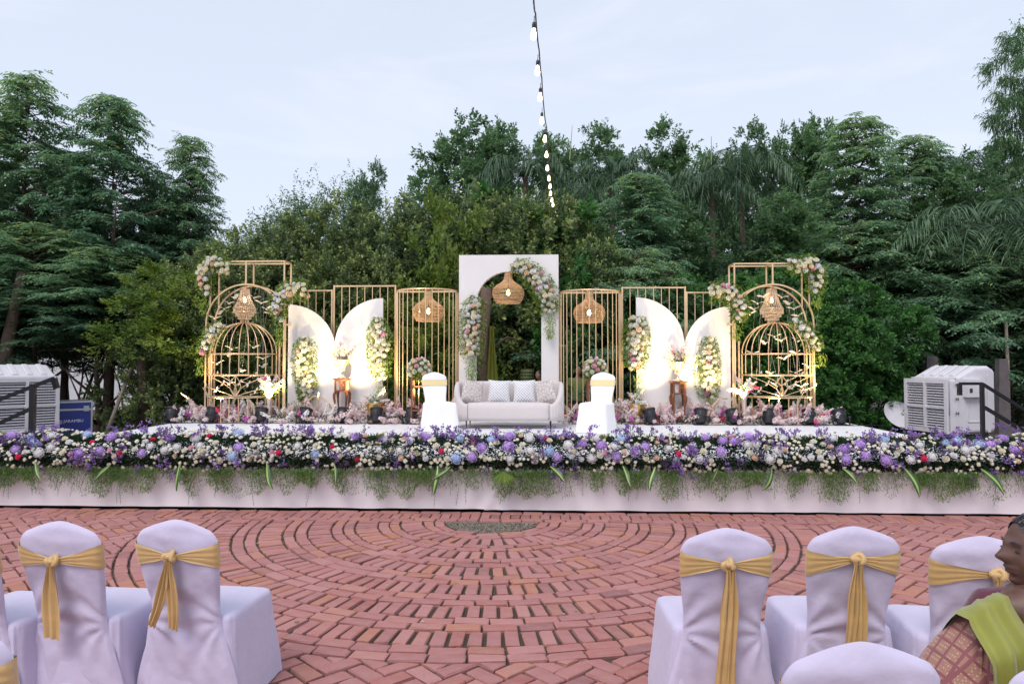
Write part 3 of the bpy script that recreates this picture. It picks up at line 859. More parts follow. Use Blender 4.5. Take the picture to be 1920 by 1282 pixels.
def cover_mesh(seed, material, skirt_only=False):
    b = MB()
    NU, NV = 44, 64
    for side in (-1, 1):        # rear (seen by the viewer) and front sheet of the back
        P = []
        for j in range(NV + 1):
            row = []
            for i in range(NU + 1):
                u = -1 + 2 * i / NU
                zt = ztop(u); v = j / NV
                z = .02 + (zt - .02) * v
                if side == 1 and z < .40: z = .40 + (z - .02) * .02
                w = back_half_w(z)
                ed = (1 - abs(u) ** 9) ** .5 * (1 - v ** 26) ** .5
                th = (.026 + .006 * nz3(u * 2, z * 3, seed)) * ed
                x = w * u
                x *= 1 - .0 * v
                y = back_y(z) + side * th
                if side == -1: y -= folds(x, z, seed) * ed
                row.append((x, y, z))
            P.append(row)
        if side == 1: P = [r[::-1] for r in P]
        b.grid(P)
    # seat and skirts: rings from the ground up to the seat edge, then in over the seat
    N = 120; P = []
    def ring(hw, y0, y1, z, rc):
        out = []
        for i in range(N):
            a = 2 * PI * i / N
            c, s = math.cos(a), math.sin(a)
            e = 2 / rc
            x = hw * (abs(c) ** e) * (1 if c > 0 else -1); yy = (y0 + y1) / 2 + (y1 - y0) / 2 * (abs(s) ** e) * (1 if s > 0 else -1)
            out.append((x, yy, z))
        return out
    prof = [(0, .275, .055, .60), (.1, .268, .06, .592), (.2, .256, .065, .58), (.3, .245, .07, .568), (.4, .236, .075, .558), (.445, .231, .078, .552), (.462, .226, .082, .546), (.47, .214, .09, .534)]
    for (z, hw, y0, y1) in prof:
        rg = ring(hw, y0, y1, z + (.004 if z == 0 else 0), 9)
        row = []
        for i, (x, y, zz) in enumerate(rg):
            a = 2 * PI * i / N
            k = sstep(.46, .05, zz)
            d = k * (.012 * math.sin(a * 9 + seed + 2 * nz3(a, zz * 3, seed)) * nz3(a * 1.2, 0, seed + 3) * 2 + .010 * nz3(a * 3, zz * 4, seed + 7))
            d += .006 * nz3(math.cos(a) * 4 + zz * 6, math.sin(a) * 4 - zz * 8, seed) * sstep(.0, .3, zz) * (zz < .47)
            cx, cy_ = math.cos(a), math.sin(a)
            row.append((x + cx * d, y + cy_ * d, zz + (k * .012 * nz3(a * 2, 1, seed) if zz < .05 else 0)))
        P.append(row)
    for f in (.9, .7, .4, .05):
        base = ring(.214 * f, .312 - .222 * f, .312 + .222 * f, .476, 9 - 5 * (1 - f))
        P.append([(x, y, z + .004 * (1 - f) + .003 * nz3(x * 6, y * 6, seed)) for x, y, z in base])
    b.grid(P, closeu=True)
    b.f.append(tuple(len(b.v) - N + i for i in range(N))); b.mi.append(0)
    return b.mesh('cover', material, True)
def sash_mesh(seed, kx=0., kz=.79, wl=.125, plain=False):
    b = MB()
    zc0 = .795
    def bandpts(s):
        P = []
        NJ, NI = 14, 22
        for j in range(NJ + 1):
            row = []
            for i in range(NI + 1):
                t = i / NI                     # 0 at the edge of the back, 1 at the knot
                w = wl * (1 - .86 * t ** .8) if not plain else wl
                q = (j / NJ - .5)
                z = zc0 + (kz - zc0) * t ** 1.2 + q * w + .004 * nz3(t * 3, q * 2, seed)
                hw = back_half_w(z) + .004
                x = s * hw * (1 - t) + kx * t
                th = .026 * (max(0, 1 - (abs(x) / hw) ** 9)) ** .5
                pl = (.0028 * math.sin(q * 34 + seed + 2 * nz3(t * 3, q, seed)) * (.15 + .85 * t) + .0018 * math.sin(q * 67 + seed * 2 + t * 3)) * (0 if plain else 1)
                y = back_y(z) - th - .005 - abs(.003 + pl) - .012 * t ** 3
                row.append((x, y, z))
            P.append(row)
        return P if s > 0 else [r[::-1] for r in P]
    for s in (-1, 1):
        b.grid(bandpts(s))
        P = []        # wraps the edge and the front
        for j in range(9):
            row = []
            for i in range(12):
                t = i / 11; z = zc0 + (j / 8 - .5) * wl
                hw = back_half_w(z) - .001
                x = s * hw * math.cos(t * 1.2) if t < .5 else s * hw * math.cos(.6) * (1 - (t - .5) * 2)
                x = s * hw * (1 - max(0, t - .25) / .75) if t > .25 else s * hw
                y = back_y(z) + (-.008 + .038 * min(1, t / .3))
                row.append((x, y, z))
            P.append(row)
        b.grid(P)
    return b.mesh('sash', m_sash, True)
def knot_mesh(seed):
    b = MB()
    pts = []
    for i in range(40):
        t = i / 39 * 2 * PI
        pts.append(Vector((.020 * math.sin(t) + .008 * math.sin(2 * t + seed), .010 * math.cos(2 * t), .020 * math.cos(t) + .006 * math.sin(3 * t))))
    b.tube(pts, .0125, 8, cap=False)
    b.ball((0, .004, 0), .019, 10, 6)
    b.tube([(-.03, .006, .004), (-.005, -.012, .006), (.028, .006, -.006)], [.010, .014, .009], 8)
    return b.mesh('knot', m_sash, True)
def tail_mesh(L_, w, seed, sway=0.):
    P = []
    n = 26
    for i in range(n + 1):
        t = i / n; row = []
        ww = w * (.35 + .65 * sstep(0, .35, t)) * (1 + .12 * math.sin(t * 7 + seed))
        zz = -.012 - L_ * t
        for j in range(15):
            q = j / 14 - .5
            fold = .011 * math.sin(q * 13 + seed + t * 1.5) * (1 - .45 * t) + .004 * math.sin(q * 31 + seed)
            row.append((q * ww + sway * t ** 1.3 * L_ + .006 * math.sin(t * 5 + seed), -.014 + fold - .006 * t, zz - (.012 * q if i == n else 0)))
        P.append(row)
    return MB().grid(P).mesh('sash_tail', m_sash, True)
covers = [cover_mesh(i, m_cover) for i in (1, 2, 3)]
knots = [knot_mesh(0), knot_mesh(2)]
GC = 'covered banquet chairs facing the stage'
def chair(px, d, label, k, tails, kx=0., kz=.79, rz=0., knot=True, hs=1., wl=.125):
    x = at(px, 679, d).x
    t = thing('covered_chair', label, 'chair', (x, d, .0), rz, GC)
    inst('cover', covers[k], t, sc=(1, 1, hs))
    inst('sash', sash_mesh(k, kx, kz, wl), t, sc=(1, 1, hs))
    yk = back_y(kz) - .048
    kn = inst('knot', knots[k % 2], t, loc=(kx, yk, kz * hs))
    for (L_, w, sw, off) in tails:
        inst('sash_tail', tail_mesh(L_, w, k + L_ * 9, sw), t, loc=(kx + off, yk + .004, kz * hs), rot=(.10, 0, 0))
    # four chair legs just showing under the hem
    return t
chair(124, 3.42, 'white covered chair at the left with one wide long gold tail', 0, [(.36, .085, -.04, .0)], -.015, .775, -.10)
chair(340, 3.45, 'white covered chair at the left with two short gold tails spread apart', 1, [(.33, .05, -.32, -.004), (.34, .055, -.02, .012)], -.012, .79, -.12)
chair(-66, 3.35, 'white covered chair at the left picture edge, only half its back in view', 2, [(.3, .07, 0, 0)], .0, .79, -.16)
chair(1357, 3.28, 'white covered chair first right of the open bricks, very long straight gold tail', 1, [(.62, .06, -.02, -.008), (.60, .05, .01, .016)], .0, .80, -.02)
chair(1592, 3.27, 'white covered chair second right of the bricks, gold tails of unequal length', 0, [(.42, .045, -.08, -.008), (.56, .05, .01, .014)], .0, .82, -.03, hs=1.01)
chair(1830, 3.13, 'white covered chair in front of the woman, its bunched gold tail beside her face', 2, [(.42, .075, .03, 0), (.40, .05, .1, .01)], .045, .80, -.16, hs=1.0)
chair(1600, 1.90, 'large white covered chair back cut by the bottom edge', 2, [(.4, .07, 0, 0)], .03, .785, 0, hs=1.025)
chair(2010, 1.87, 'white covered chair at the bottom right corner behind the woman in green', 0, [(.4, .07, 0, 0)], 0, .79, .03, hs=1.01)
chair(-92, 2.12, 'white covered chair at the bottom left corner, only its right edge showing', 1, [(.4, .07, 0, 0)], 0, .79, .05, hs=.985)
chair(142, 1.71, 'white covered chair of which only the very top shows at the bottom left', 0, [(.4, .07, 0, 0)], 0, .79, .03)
# fallen leaf litter near the chairs
# ------------------------------------------------------------------ chairs on the stage
cov_s = cover_mesh(5, m_cover2)
def band_mesh():
    b = MB(); P = []
    for z in np.linspace(.745, .835, 6):
        hw = back_half_w(z) + .006; y0 = back_y(z)
        P.append([(hw * (abs(math.cos(a)) ** .22) * (1 if math.cos(a) > 0 else -1), y0 + .036 * (abs(math.sin(a)) ** .5) * (1 if math.sin(a) > 0 else -1), z) for a in np.linspace(0, 2 * PI, 48, endpoint=False)])
    b.grid(P, closeu=True)
    return b.mesh('sash', mat('cream_sash', (.85, .68, .34), .45, var=.08, sheen=.3), True)
band = band_mesh()
for (px, lab, rz) in ((815, 'white covered chair with cream band on the stage left of the sofa', PI + .42), (1130, 'white covered chair with cream band on the stage right of the sofa', PI - .42)):
    u, v, z = SP(px, 800, 3.55)
    q = S(u, v, HS)
    t = thing('covered_chair', lab, 'chair', q, rz - TH, 'covered chairs on the stage')
    inst('cover', cov_s, t, sc=(1, 1, 1)); inst('sash', band, t)
# ------------------------------------------------------------------ metal frames and panels on the stage
m_gold = mat('rose_gold_metal', (.88, .61, .36), .3, metal=.5, var=.12, nscale=5)
m_panel = mat('white_board', (.80, .77, .76), .75, var=.03, nscale=2, bump=.08, bscale=12)
m_black = mat('black_plastic', (.022, .022, .028), .45)
m_dkmetal = mat('dark_metal', (.03, .03, .035), .4, metal=.7)
def st(name, label, cat, u, v, z=HS, group=None):
    return thing(name, label, cat, S(u, v, z), -TH, group)
VP = 5.45
def zS(px, py, v): return SP(px, py, v)[2] - HS
def uS(px, v): return SP(px, 700, v)[0]
bars_cache = {}
def bar_part(name, parent, p, q, w, m=m_gold):
    L_ = round((Vector(q) - Vector(p)).length, 3)
    key = (L_, w, m.name)
    if key not in bars_cache:
        bars_cache[key] = MB().box((0, 0, L_ / 2), (w, w, L_)).mesh('bar', m)
    d = (Vector(q) - Vector(p)).normalized()
    o = inst(name, bars_cache[key], parent, loc=p)
    if abs(d.z) < .9999: o.rotation_euler = Vector((0, 0, 1)).rotation_difference(d).to_euler()
    return o
def flat_screen(label, px0, px1, py, v, n, grp='gold slat screens'):
    u0, u1 = uS(px0, v), uS(px1, v); h = zS((px0 + px1) / 2, py, v)
    c = (u0 + u1) / 2
    t = st('slat_screen', label, 'screen', c, v, HS, grp)
    for u in (u0 - c, u1 - c): bar_part('post', t, (u, 0, 0), (u, 0, h), .03)
    for z in (h - .02, .18): bar_part('rail', t, (u0 - c + .02, 0, z), (u1 - c - .02, 0, z), .028)
    for i in range(1, n):
        u = u0 - c + (u1 - u0) * i / n
        bar_part('slat', t, (u, 0, .2), (u, 0, h - .04), .0145)
flat_screen('small gold slat screen between left bird frame and larger screen', 547, 622, 543, VP + .12, 5)
flat_screen('large flat gold slat screen behind the left wing panels', 626, 741, 534.5, VP + .12, 8)
flat_screen('large flat gold slat screen behind the right wing panels', 1167, 1285, 537.5, VP + .12, 8)
flat_screen('small gold slat screen beside the right bird frame', 1288, 1366, 546.5, VP + .12, 5)
def curved_screen(label, px0, px1, py):
    v = VP
    u0, u1 = uS(px0, v), uS(px1, v); c = (u0 + u1) / 2; r = (u1 - u0) / 2; h = zS((px0 + px1) / 2, py, v - r)
    t = st('curved_screen', label, 'screen', c, v, HS, 'curved gold slat screens')
    for z in (h, .12):
        MB().tube([(r * math.cos(a), -r * math.sin(a), z) for a in np.linspace(0, PI, 29)], .017, 6).build('hoop', m_gold, t, smooth=True)
    bar_part('rail', t, (-r, 0, h), (r, 0, h), .03)
    N = 15
    for i in range(N + 1):
        a = PI * i / N
        w = .028 if i in (0, N) else .0145
        bar_part('post' if i in (0, N) else 'slat', t, (r * math.cos(a), -r * math.sin(a), 0), (r * math.cos(a), -r * math.sin(a), h - .015), w)
    for s in (-1, 1):
        bar_part('post', t, (s * (r + .035), .03, 0), (s * (r + .035), .03, h - .02), .03)
    return c, h
cl, hl = curved_screen('left curved screen of thin gold bars around a rattan lamp', 745, 857, 541)
cr_, hr = curved_screen('right curved screen of thin gold bars around a rattan lamp', 1051, 1163, 543)

# wing panels
def wing(label, pxe, pxc, pyc, rpx, sgn, ptop, v):
    """quarter round panel: straight edge at pxe, curve falls towards sgn"""
    ue = uS(pxe, v); r = abs(uS(pxe + sgn * rpx, v) - ue); zc = zS(pxe, pyc, v)
    t = st('quarter_round_board', label, 'panel', ue, v, HS, 'white quarter round wing panels')
    poly = [(0, 0), (0, zc + r)] + [(sgn * r * math.sin(a), zc + r * math.cos(a)) for a in np.linspace(0, PI / 2, 30)[1:]] + [(sgn * r, 0)]
    MB().prism(poly if sgn < 0 else poly[::-1], -.03, .03).build('board', m_panel, t)
    for x in (.1, r - .12):
        MB().box((sgn * x, .25, .5), (.04, .44, .04)).box((sgn * x, .45, .25), (.04, .04, .5)).build('brace', m_dkmetal, t)
wing('white quarter round panel beside the left bird frame, curving down to the right', 541, 541, 661, 89, 1, 572, VP - .12)
wing('white quarter round panel left of the curved slat screen, curving down to the left', 718, 718, 650, 90, -1, 560, VP - .2)
wing('white quarter round panel right of the curved slat screen, curving down to the right', 1193, 1193, 647, 90, 1, 557, VP - .2)
wing('white quarter round panel beside the right bird frame, curving down to the left', 1369, 1369, 661, 87, -1, 574, VP - .12)
# central arch
v = VP - .1
uc = uS(954, v); W_ = (uS(1047, v) - uS(861, v)) / 2; H_ = zS(954, 479, v); rw = (uS(1015, v) - uS(893, v)) / 2; zc = zS(954, 510, v) - rw
arch = st('white_arch', 'tall white arch panel in the middle of the stage', 'arch', uc, v)
outer = []; inner = []
n = 32
for i in range(n + 1):
    a = PI * i / n
    inner.append((-rw * math.cos(a), zc + rw * math.sin(a)))
b = MB()
pts_o = [(-W_, 0), (-W_, zc)] ; 
ring_o = []
for (x, z) in inner:
    t = math.atan2(z - zc, x)
    k = min(W_ / max(abs(math.cos(t)), 1e-6), (H_ - zc) / max(math.sin(t), 1e-6))
    ring_o.append((k * math.cos(t), zc + k * math.sin(t)))
# make sure the two outer corners are exact
ci = [min(range(len(ring_o)), key=lambda i: (ring_o[i][0] - s * W_) ** 2 + (ring_o[i][1] - H_) ** 2) for s in (-1, 1)]
for i, s in zip(ci, (-1, 1)): ring_o[i] = (s * W_, H_)
I = [(-rw, 0)] + inner + [(rw, 0)]; O_ = [(-W_, 0)] + ring_o + [(W_, 0)]
TK = .16
for y in (-TK / 2, TK / 2):
    o = len(b.v)
    b.v += [(x, y, z) for x, z in O_] + [(x, y, z) for x, z in I]; b.r += [0] * (2 * len(I))
    m_ = len(I)
    for i in range(m_ - 1):
        f = (o + i, o + i + 1, o + m_ + i + 1, o + m_ + i)
        b.f.append(f if y > 0 else f[::-1]); b.mi.append(0)
b.grid([[(x, -TK / 2, z) for x, z in O_], [(x, TK / 2, z) for x, z in O_]])
b.grid([[(x, TK / 2, z) for x, z in I], [(x, -TK / 2, z) for x, z in I]])
b.build('panel_body', m_panel, arch)

# bird frames: square top frame, hoop, cage
def hoop_frame(label, sgn, pxc, px_out, px_in, pxs, py_top):
    """sgn -1: hoop leg on the left (outer) side. front and back bents joined by short ties"""
    v = 5.0; dv = .36
    u_c = uS(pxc, v)
    t = st('hoop_stand', label, 'frame', u_c, v, HS, 'gold hoop frames with a square top')
    r = abs(uS(px_out, v) - u_c); zt = zS(pxc, 533, v); zs = zt - r
    htop = zS(pxc, py_top, v)
    ui = uS(px_in, v) - u_c; us = uS(pxs, v) - u_c
    for k, y in enumerate((0, dv)):
        pts = [(sgn * r, y, 0), (sgn * r, y, zs)] + [(sgn * r * math.cos(a), y, zs + r * math.sin(a)) for a in np.linspace(0, PI, 33)[1:]] + [(-sgn * r, y, 0)]
        MB().tube(pts, .019, 4).build('hoop', m_gold, t)
        bar_part('post', t, (ui, y, 0), (ui, y, htop), .027)
        bar_part('post', t, (us, y, zt), (us, y, htop), .027)
        bar_part('rail', t, (ui, y, htop), (sgn * r * .9, y, htop), .026)
        bar_part('post', t, (sgn * r * .9, y, zs + r * .45), (sgn * r * .9, y, htop), .026)
    for (x, z) in ((ui, htop), (us, htop), (sgn * r * .9, htop), (0, zt), (ui, .1), (sgn * r, zs), (-sgn * r, zs)):
        bar_part('tie', t, (x, .02, z), (x, dv - .02, z), .028)
    return u_c, v, r, zs, zt
FL = hoop_frame('left gold hoop frame with square top, holding the hanging paper birds', -1, 460, 386, 532, 460, 490)
FR = hoop_frame('right gold hoop frame with square top, holding the hanging paper birds', 1, 1450, 1526, 1378, 1450, 494)
def cage(label, pxc, sgn):
    v = 5.25
    u_c = uS(pxc, v); r = .64
    t = st('bird_cage', label, 'cage', u_c, v, HS, 'domed gold bird cages')
    z1, z2, z3 = (zS(pxc, 663, v - r), zS(pxc, 704, v - r), zS(pxc, 746, v - r)); zt = zS(pxc, 605, v)
    half = [(-r * math.cos(a), -r * math.sin(a)) for a in np.linspace(0, PI, 25)]
    for z in (z1, z2, z3):
        MB().tube([(x, y, z) for x, y in half], .013, 5).build('hoop', m_gold, t, smooth=True)
        bar_part('rail', t, (-r, 0, z), (r, 0, z), .022)
    N = 12
    for i in range(N + 1):
        a = PI * i / N
        x, y = -r * math.cos(a), -r * math.sin(a)
        w = .024 if i in (0, N) else .014
        bar_part('bar', t, (x, y, z2), (x, y, z1), w)
        pts = [(x * math.cos(b_), y * math.cos(b_), z1 + (zt - z1) * math.sin(b_)) for b_ in np.linspace(0, PI / 2 * .97, 13)]
        MB().tube(pts, .009 if 0 < i < N else .013, 5).build('dome_rib', m_gold, t, smooth=True)
        bar_part('bar', t, (x, y, 0), (x, y, z3 if i % 12 else z2), w)
        if i % 3 == 0 and 0 < i < N: pass
    for s in (-1, 1):
        bar_part('post', t, (s * (r + .05), .02, 0), (s * (r + .05), .02, z1 + .25), .03)
    # leafy twig scrolls across the front between the two lower hoops
    tw = MB(); lf = MB()
    hh = z2 - z3
    cx = sgn * .12; yy = -r - .02
    for s in (-1, 1):
        oval = [(cx + s * .10 * math.sin(q * PI), yy, z3 + .02 + hh * .95 * q) for q in np.linspace(0, 1, 12)]
        tw.tube(oval, .008, 4)
        for (ex, ez, bend) in ((.52, .9, .1), (.62, .45, .02), (.36, 1.0, .16)):
            pts = [(cx + s * (ex * q - bend * math.sin(q * PI)), yy + .32 * (q * ex) ** 2, z3 + .02 + hh * ez * q ** .9) for q in np.linspace(0, 1, 9)]
            tw.tube(pts, .007, 4)
            for q in (5, 8):
                for s2 in ((-1, 1) if q == 5 else (1,)):
                    p = Vector(pts[q]); d = Vector((s * .3 + s2 * .5, -.1, .8 * s2 + .3)).normalized(); n_ = Vector((d.z, 0, -d.x))
                    lf.add([p, p + d * .035 + n_ * .02, p + d * .075, p + d * .035 - n_ * .02], [(0, 1, 2, 3)])
    tw.tube([(cx, yy, z3), (cx, yy, z2)], .008, 4)
    tw.build('twig_scroll', m_gold, t, smooth=True)
    lo = lf.build('metal_leaves', mat('pale_gold_leaf', (.8, .62, .45), .4, metal=.3), t, kind='stuff')
    return t
cage('left domed bird cage of gold bars standing inside the hoop frame', 458, 1)
cage('right domed bird cage of gold bars standing inside the hoop frame', 1455, -1)

# beaded lanterns over the cages
m_bead = mat('crystal_bead', (.80, .66, .52), .12, spec=.9, trans=.25)
m_bulb = mat('warm_bulb', (1, .8, .5), .3, emis=((1.0, .68, .32), 14))
m_bulb2 = mat('string_bulb_filament', (1, .8, .5), .3, emis=((1.0, .74, .42), 26))
def bead(b, p, r):
    p = Vector(p)
    b.add([p + Vector(d) * r for d in ((1, 0, 0), (-1, 0, 0), (0, 1, 0), (0, -1, 0), (0, 0, 1.15), (0, 0, -1.15))],
          [(0, 2, 4), (2, 1, 4), (1, 3, 4), (3, 0, 4), (2, 0, 5), (1, 2, 5), (3, 1, 5), (0, 3, 5)])
bs = MB(); rg = MB()
for k in range(26):
    a = 2 * PI * k / 26
    for i in range(15):
        q = i / 14; r = .085 + .03 * q + .085 * q ** 2.2
        bead(bs, (r * math.cos(a), r * math.sin(a), .62 - .36 * q), .0125)
for (r, z0, nn, ln) in ((.205, .25, 34, 4), (.165, .19, 28, 4), (.12, .13, 22, 4), (.075, .07, 14, 4)):
    for k in range(nn):
        a = 2 * PI * k / nn
        for i in range(ln): bead(bs, (r * math.cos(a), r * math.sin(a), z0 - i * .027), .012)
for (r, z) in ((.088, .63), (.203, .262), (.165, .2), (.12, .14)):
    rg.tube([(r * math.cos(a), r * math.sin(a), z) for a in np.linspace(0, 2 * PI, 25)], .009, 5)
rg.tube([(0, 0, .62), (0, 0, .8)], .004, 4)
rg.add([(-.088, -.0, .63), (.088, 0, .63), (.088, .006, .636), (-.088, .006, .636)], [(0, 1, 2, 3)])
bs_m, rg_m = bs.mesh('bead_strands', m_bead), rg.mesh('rings', m_gold, True)
bulb_small = MB().lathe([(.001, -.05), (.02, -.04), (.028, -.015), (.022, .02), (.012, .05)], 10).mesh('bulb', m_bulb, True)
def lamp(name, p, energy, col, r=.04, spot=None, parent=None):
    d = bpy.data.lights.new(name, 'SPOT' if spot else 'POINT')
    d.energy = energy; d.color = col; d.shadow_soft_size = r
    o = bpy.data.objects.new(name, d); C.objects.link(o); o.location = p
    if spot: d.spot_size, d.spot_blend = spot
    if parent is not None: o.parent = parent
    return o
for (F_, lab, px) in ((FL, 'beaded crystal lantern hanging above the left bird cage', 458), (FR, 'beaded crystal lantern hanging above the right bird cage', 1448)):
    v = 5.18; u = uS(px, v); ztp = zS(px, 542, v)
    t = st('bead_lantern', lab, 'lantern', u, v, HS + ztp - .63, 'beaded lanterns over the cages')
    inst('bead_strands', bs_m, t, kind='stuff'); inst('rings', rg_m, t); inst('bulb', bulb_small, t, loc=(0, 0, .42))
    lamp('bulb_light', (0, 0, .42), 4, (1, .72, .42), .03, parent=t)

# rattan lamps
m_rattan = mat('rattan', (.72, .47, .26), .6, var=.25, nscale=20)
def rprof(q):    # q 0 top .. 1 bottom -> radius, z below the top, for a lamp .58 tall
    z = -q * .58
    pts = [(0, .075), (.1, .075), (.22, .085), (.32, .13), (.42, .235), (.55, .295), (.7, .31), (.85, .285), (1, .235)]
    for (a, ra), (b_, rb) in zip(pts, pts[1:]):
        if q <= b_:
            k = (q - a) / (b_ - a); return ra + (rb - ra) * (k * k * (3 - 2 * k) * .5 + k * .5), z
    return pts[-1][1], z
rb = MB()
for k in range(52):
    a = 2 * PI * k / 52
    rb.tube([(rprof(q)[0] * math.cos(a), rprof(q)[0] * math.sin(a), rprof(q)[1]) for q in np.linspace(0, 1, 15)], .0042, 4, rnd=k / 52)
for q in list(np.linspace(.0, .2, 5)) + list(np.linspace(.3, .46, 6)) + [.52, .56, .64, .68, .76, .8, .86, .9, .96, .985, 1.0]:
    r, z = rprof(q)
    rb.tube([((r + .003) * math.cos(a), (r + .003) * math.sin(a), z) for a in np.linspace(0, 2 * PI, 33)], .0055 if q < 1 else .011, 4)
rat_m = rb.mesh('rattan_weave', m_rattan, True)
cordm = MB().tube([(0, 0, -.3), (0, 0, .02)], .006, 5).lathe([(.001, -.33), (.022, -.32), (.024, -.28), (.001, -.24)], 10).mesh('cord', m_black, True)
for (px, pyt, v, lab, s) in ((953, 512, VP - .1, 'rattan pendant lamp hanging in the white arch opening', 1.0), (803, 547, VP - .15, 'rattan pendant lamp inside the left curved screen', .98), (1105, 549, VP - .15, 'rattan pendant lamp inside the right curved screen', .98)):
    u = uS(px, v); z = zS(px, pyt, v)
    t = st('rattan_lamp', lab, 'lamp', u, v, HS + z, 'rattan pendant lamps')
    inst('rattan_weave', rat_m, t, sc=s, kind='stuff'); inst('cord', cordm, t, sc=(1, 1, 1)); inst('bulb', bulb_small, t, loc=(0, 0, -.38), sc=1.2)
    lamp('bulb_light', (0, 0, -.38), 6, (1, .74, .42), .04, parent=t)

# ------------------------------------------------------------------ stage spotlights
can = MB()
can.lathe([(.06, .0), (.075, .01), (.085, .06), (.1, .09), (.108, .2), (.108, .235), (.122, .237), (.122, .262), (.1, .262)], 20)
for k in range(20):
    a = 2 * PI * k / 20
    can.box((.106 * math.cos(a), .106 * math.sin(a), .14), (.012, .006, .12), a)
can_m = can.mesh('housing', m_black, True)
lens_m = MB().lathe([(.0001, .248), (.1, .25)], 20).mesh('lens', mat('lamp_lens', (.9, .85, .7), .2, emis=((1, .8, .5), 4)), True)
yk = MB()
yk.tube([(-.135, 0, .17), (-.14, 0, .02), (-.12, 0, .006), (.12, 0, .006), (.14, 0, .02), (.135, 0, .17)], .011, 4)
yk.tube([(-.12, -.07, .006), (.12, -.07, .006)], .01, 4).tube([(-.12, -.07, .006), (-.13, .0, .03)], .009, 4).tube([(.12, -.07, .006), (.13, .0, .03)], .009, 4).tube([(-.12, .09, .006), (.12, .09, .006)], .01, 4)
yoke_m = yk.mesh('yoke', m_black)
knob_m = MB().tube([(-.16, 0, .15), (-.115, 0, .15)], .018, 8).tube([(.115, 0, .15), (.16, 0, .15)], .018, 8).mesh('knob', m_black)
tailp = MB().tube([(.0, -.02, .05), (.05, -.1, .03), (.12, -.12, .008), (.3, -.05, .006), (.5, .04, .006), (.8, .0, .006)], .006, 5).mesh('power_cable', m_black, True)
spots = [(323, -.25, .1), (395, .15, -.1), (489, .1, .25), (570, .15, -.1), (642, .1, .1), (705, .1, .2), (768, .2, -.3), (1222, -.2, .3), (1312, .15, -.1), (1376, -.2, .1), (1440, .05, -.05), (1517, .15, .1), (1576, -.25, -.15)]
where = ['leftmost on the stage, before the pale plumes', 'before the left edge of the left cage', 'before the trumpet vase at the left', 'below the tall flower column at the left', 'in front of the left carved pedestal', 'in front of the left gold urn', 'half hidden behind the left stage chair',
         'right of the right gold urn', 'right of the right carved pedestal', 'below the trumpet vase at the right', 'before the middle of the right cage', 'before the right edge of the right cage', 'rightmost on the stage, tipped over outward']
for (px, tilt, rz), wl_ in zip(spots, where):
    v = 4.62; u = uS(px, v)
    t = st('stage_spotlight', 'black stage spotlight ' + wl_, 'spotlight', u, v, HS, 'black spotlights along the flower bed')
    t.rotation_euler = (0, 0, -TH + rz * .8)
    rt = (-.42 - abs(tilt) * .2, tilt * .6, 0)
    h = inst('housing', can_m, t, loc=(0, -.02, .03), rot=rt)
    inst('lens', lens_m, t, loc=(0, -.02, .03), rot=rt)
    inst('yoke', yoke_m, t); inst('knob', knob_m, t, loc=(0, 0, .0)); inst('power_cable', tailp, t)
    # the lamp itself, shining up at the backdrop
    aim = S(u + .16, v - .05, HS + .32)
    tgt = S(u + .15 * (1 if px < 960 else -1), VP - .1, HS + (1.9))
    L_ = lamp('beam', aim, 115, (1.0, .74, .38), .06, spot=(R(92), .9))
    L_.location = aim + (tgt - aim).normalized() * .1
    L_.rotation_euler = (tgt - aim).to_track_quat('-Z', 'Y').to_euler()

# ------------------------------------------------------------------ sofa
m_sofa = mat('sofa_velvet', (.62, .56, .55), .75, var=.06, nscale=5, sheen=.6, bump=.1, bscale=200, bdist=.001)
us, vs0 = uS(953, 3.72), 3.72
sofa = st('sofa', 'pale grey velvet tub sofa with channelled back in front of the arch', 'sofa', us, vs0)
Ws, Ds = .955, .82
path = []
def arc(cx, cy_, r, a0, a1, n):
    return [(cx + r * math.cos(a), cy_ + r * math.sin(a)) for a in np.linspace(a0, a1, n)]
path = [(-.70, .0)] + arc(-Ws + .24, .24, .24, -PI / 2, -PI, 16)[1:] + arc(-Ws + .3, Ds - .3, .3, PI, PI / 2, 20) + arc(Ws - .3, Ds - .3, .3, PI / 2, 0, 20) + arc(Ws - .24, .24, .24, 0, -PI / 2, 16)[:-1] + [(.70, .0)]
# resample evenly
pl = [0]
for p, q in zip(path, path[1:]): pl.append(pl[-1] + math.dist(p, q))
N = 420; fine = []
for i in range(N + 1):
    s_ = pl[-1] * i / N; k = max(j for j in range(len(pl)) if pl[j] <= s_ + 1e-9); k = min(k, len(path) - 2)
    t_ = (s_ - pl[k]) / (pl[k + 1] - pl[k]); fine.append(Vector((path[k][0] + (path[k + 1][0] - path[k][0]) * t_, path[k][1] + (path[k + 1][1] - path[k][1]) * t_, 0)))
P = []
for i, p in enumerate(fine):
    tg = (fine[min(i + 1, N)] - fine[max(i - 1, 0)]).normalized(); nrm = Vector((tg.y, -tg.x, 0)) * -1     # outward
    s_ = pl[-1] * min(i, N - i) / N
    h = .42 + .37 * sstep(.02, .52, s_)
    ch = .007 * abs(math.sin(i / N * pl[-1] / .055 * PI)) - .007
    col = []
    for (off, zf) in ((-.01, .135), (.0, .15), (.0, .45), (0, .8), (-.006, .93), (-.03, .99), (-.055, 1.0), (-.08, .985), (-.1, .92), (-.105, .8), (-.105, .45), (-.1, .2)):
        z = .135 + (h - .135) * (zf - .135) / (1 - .135) if zf > .135 else .135
        k = ch if (off > -.02 or off < -.09) else ch * .4
        col.append(tuple(p + nrm * (off + (k if off > -.05 else -k)) + Vector((0, 0, z))))
    P.append(col)
P = [list(r) for r in zip(*P)]
MB().grid(P).build('tub_back', m_sofa, sofa, smooth=True)
for s in (-1, 1): pass
b = MB(); P = []
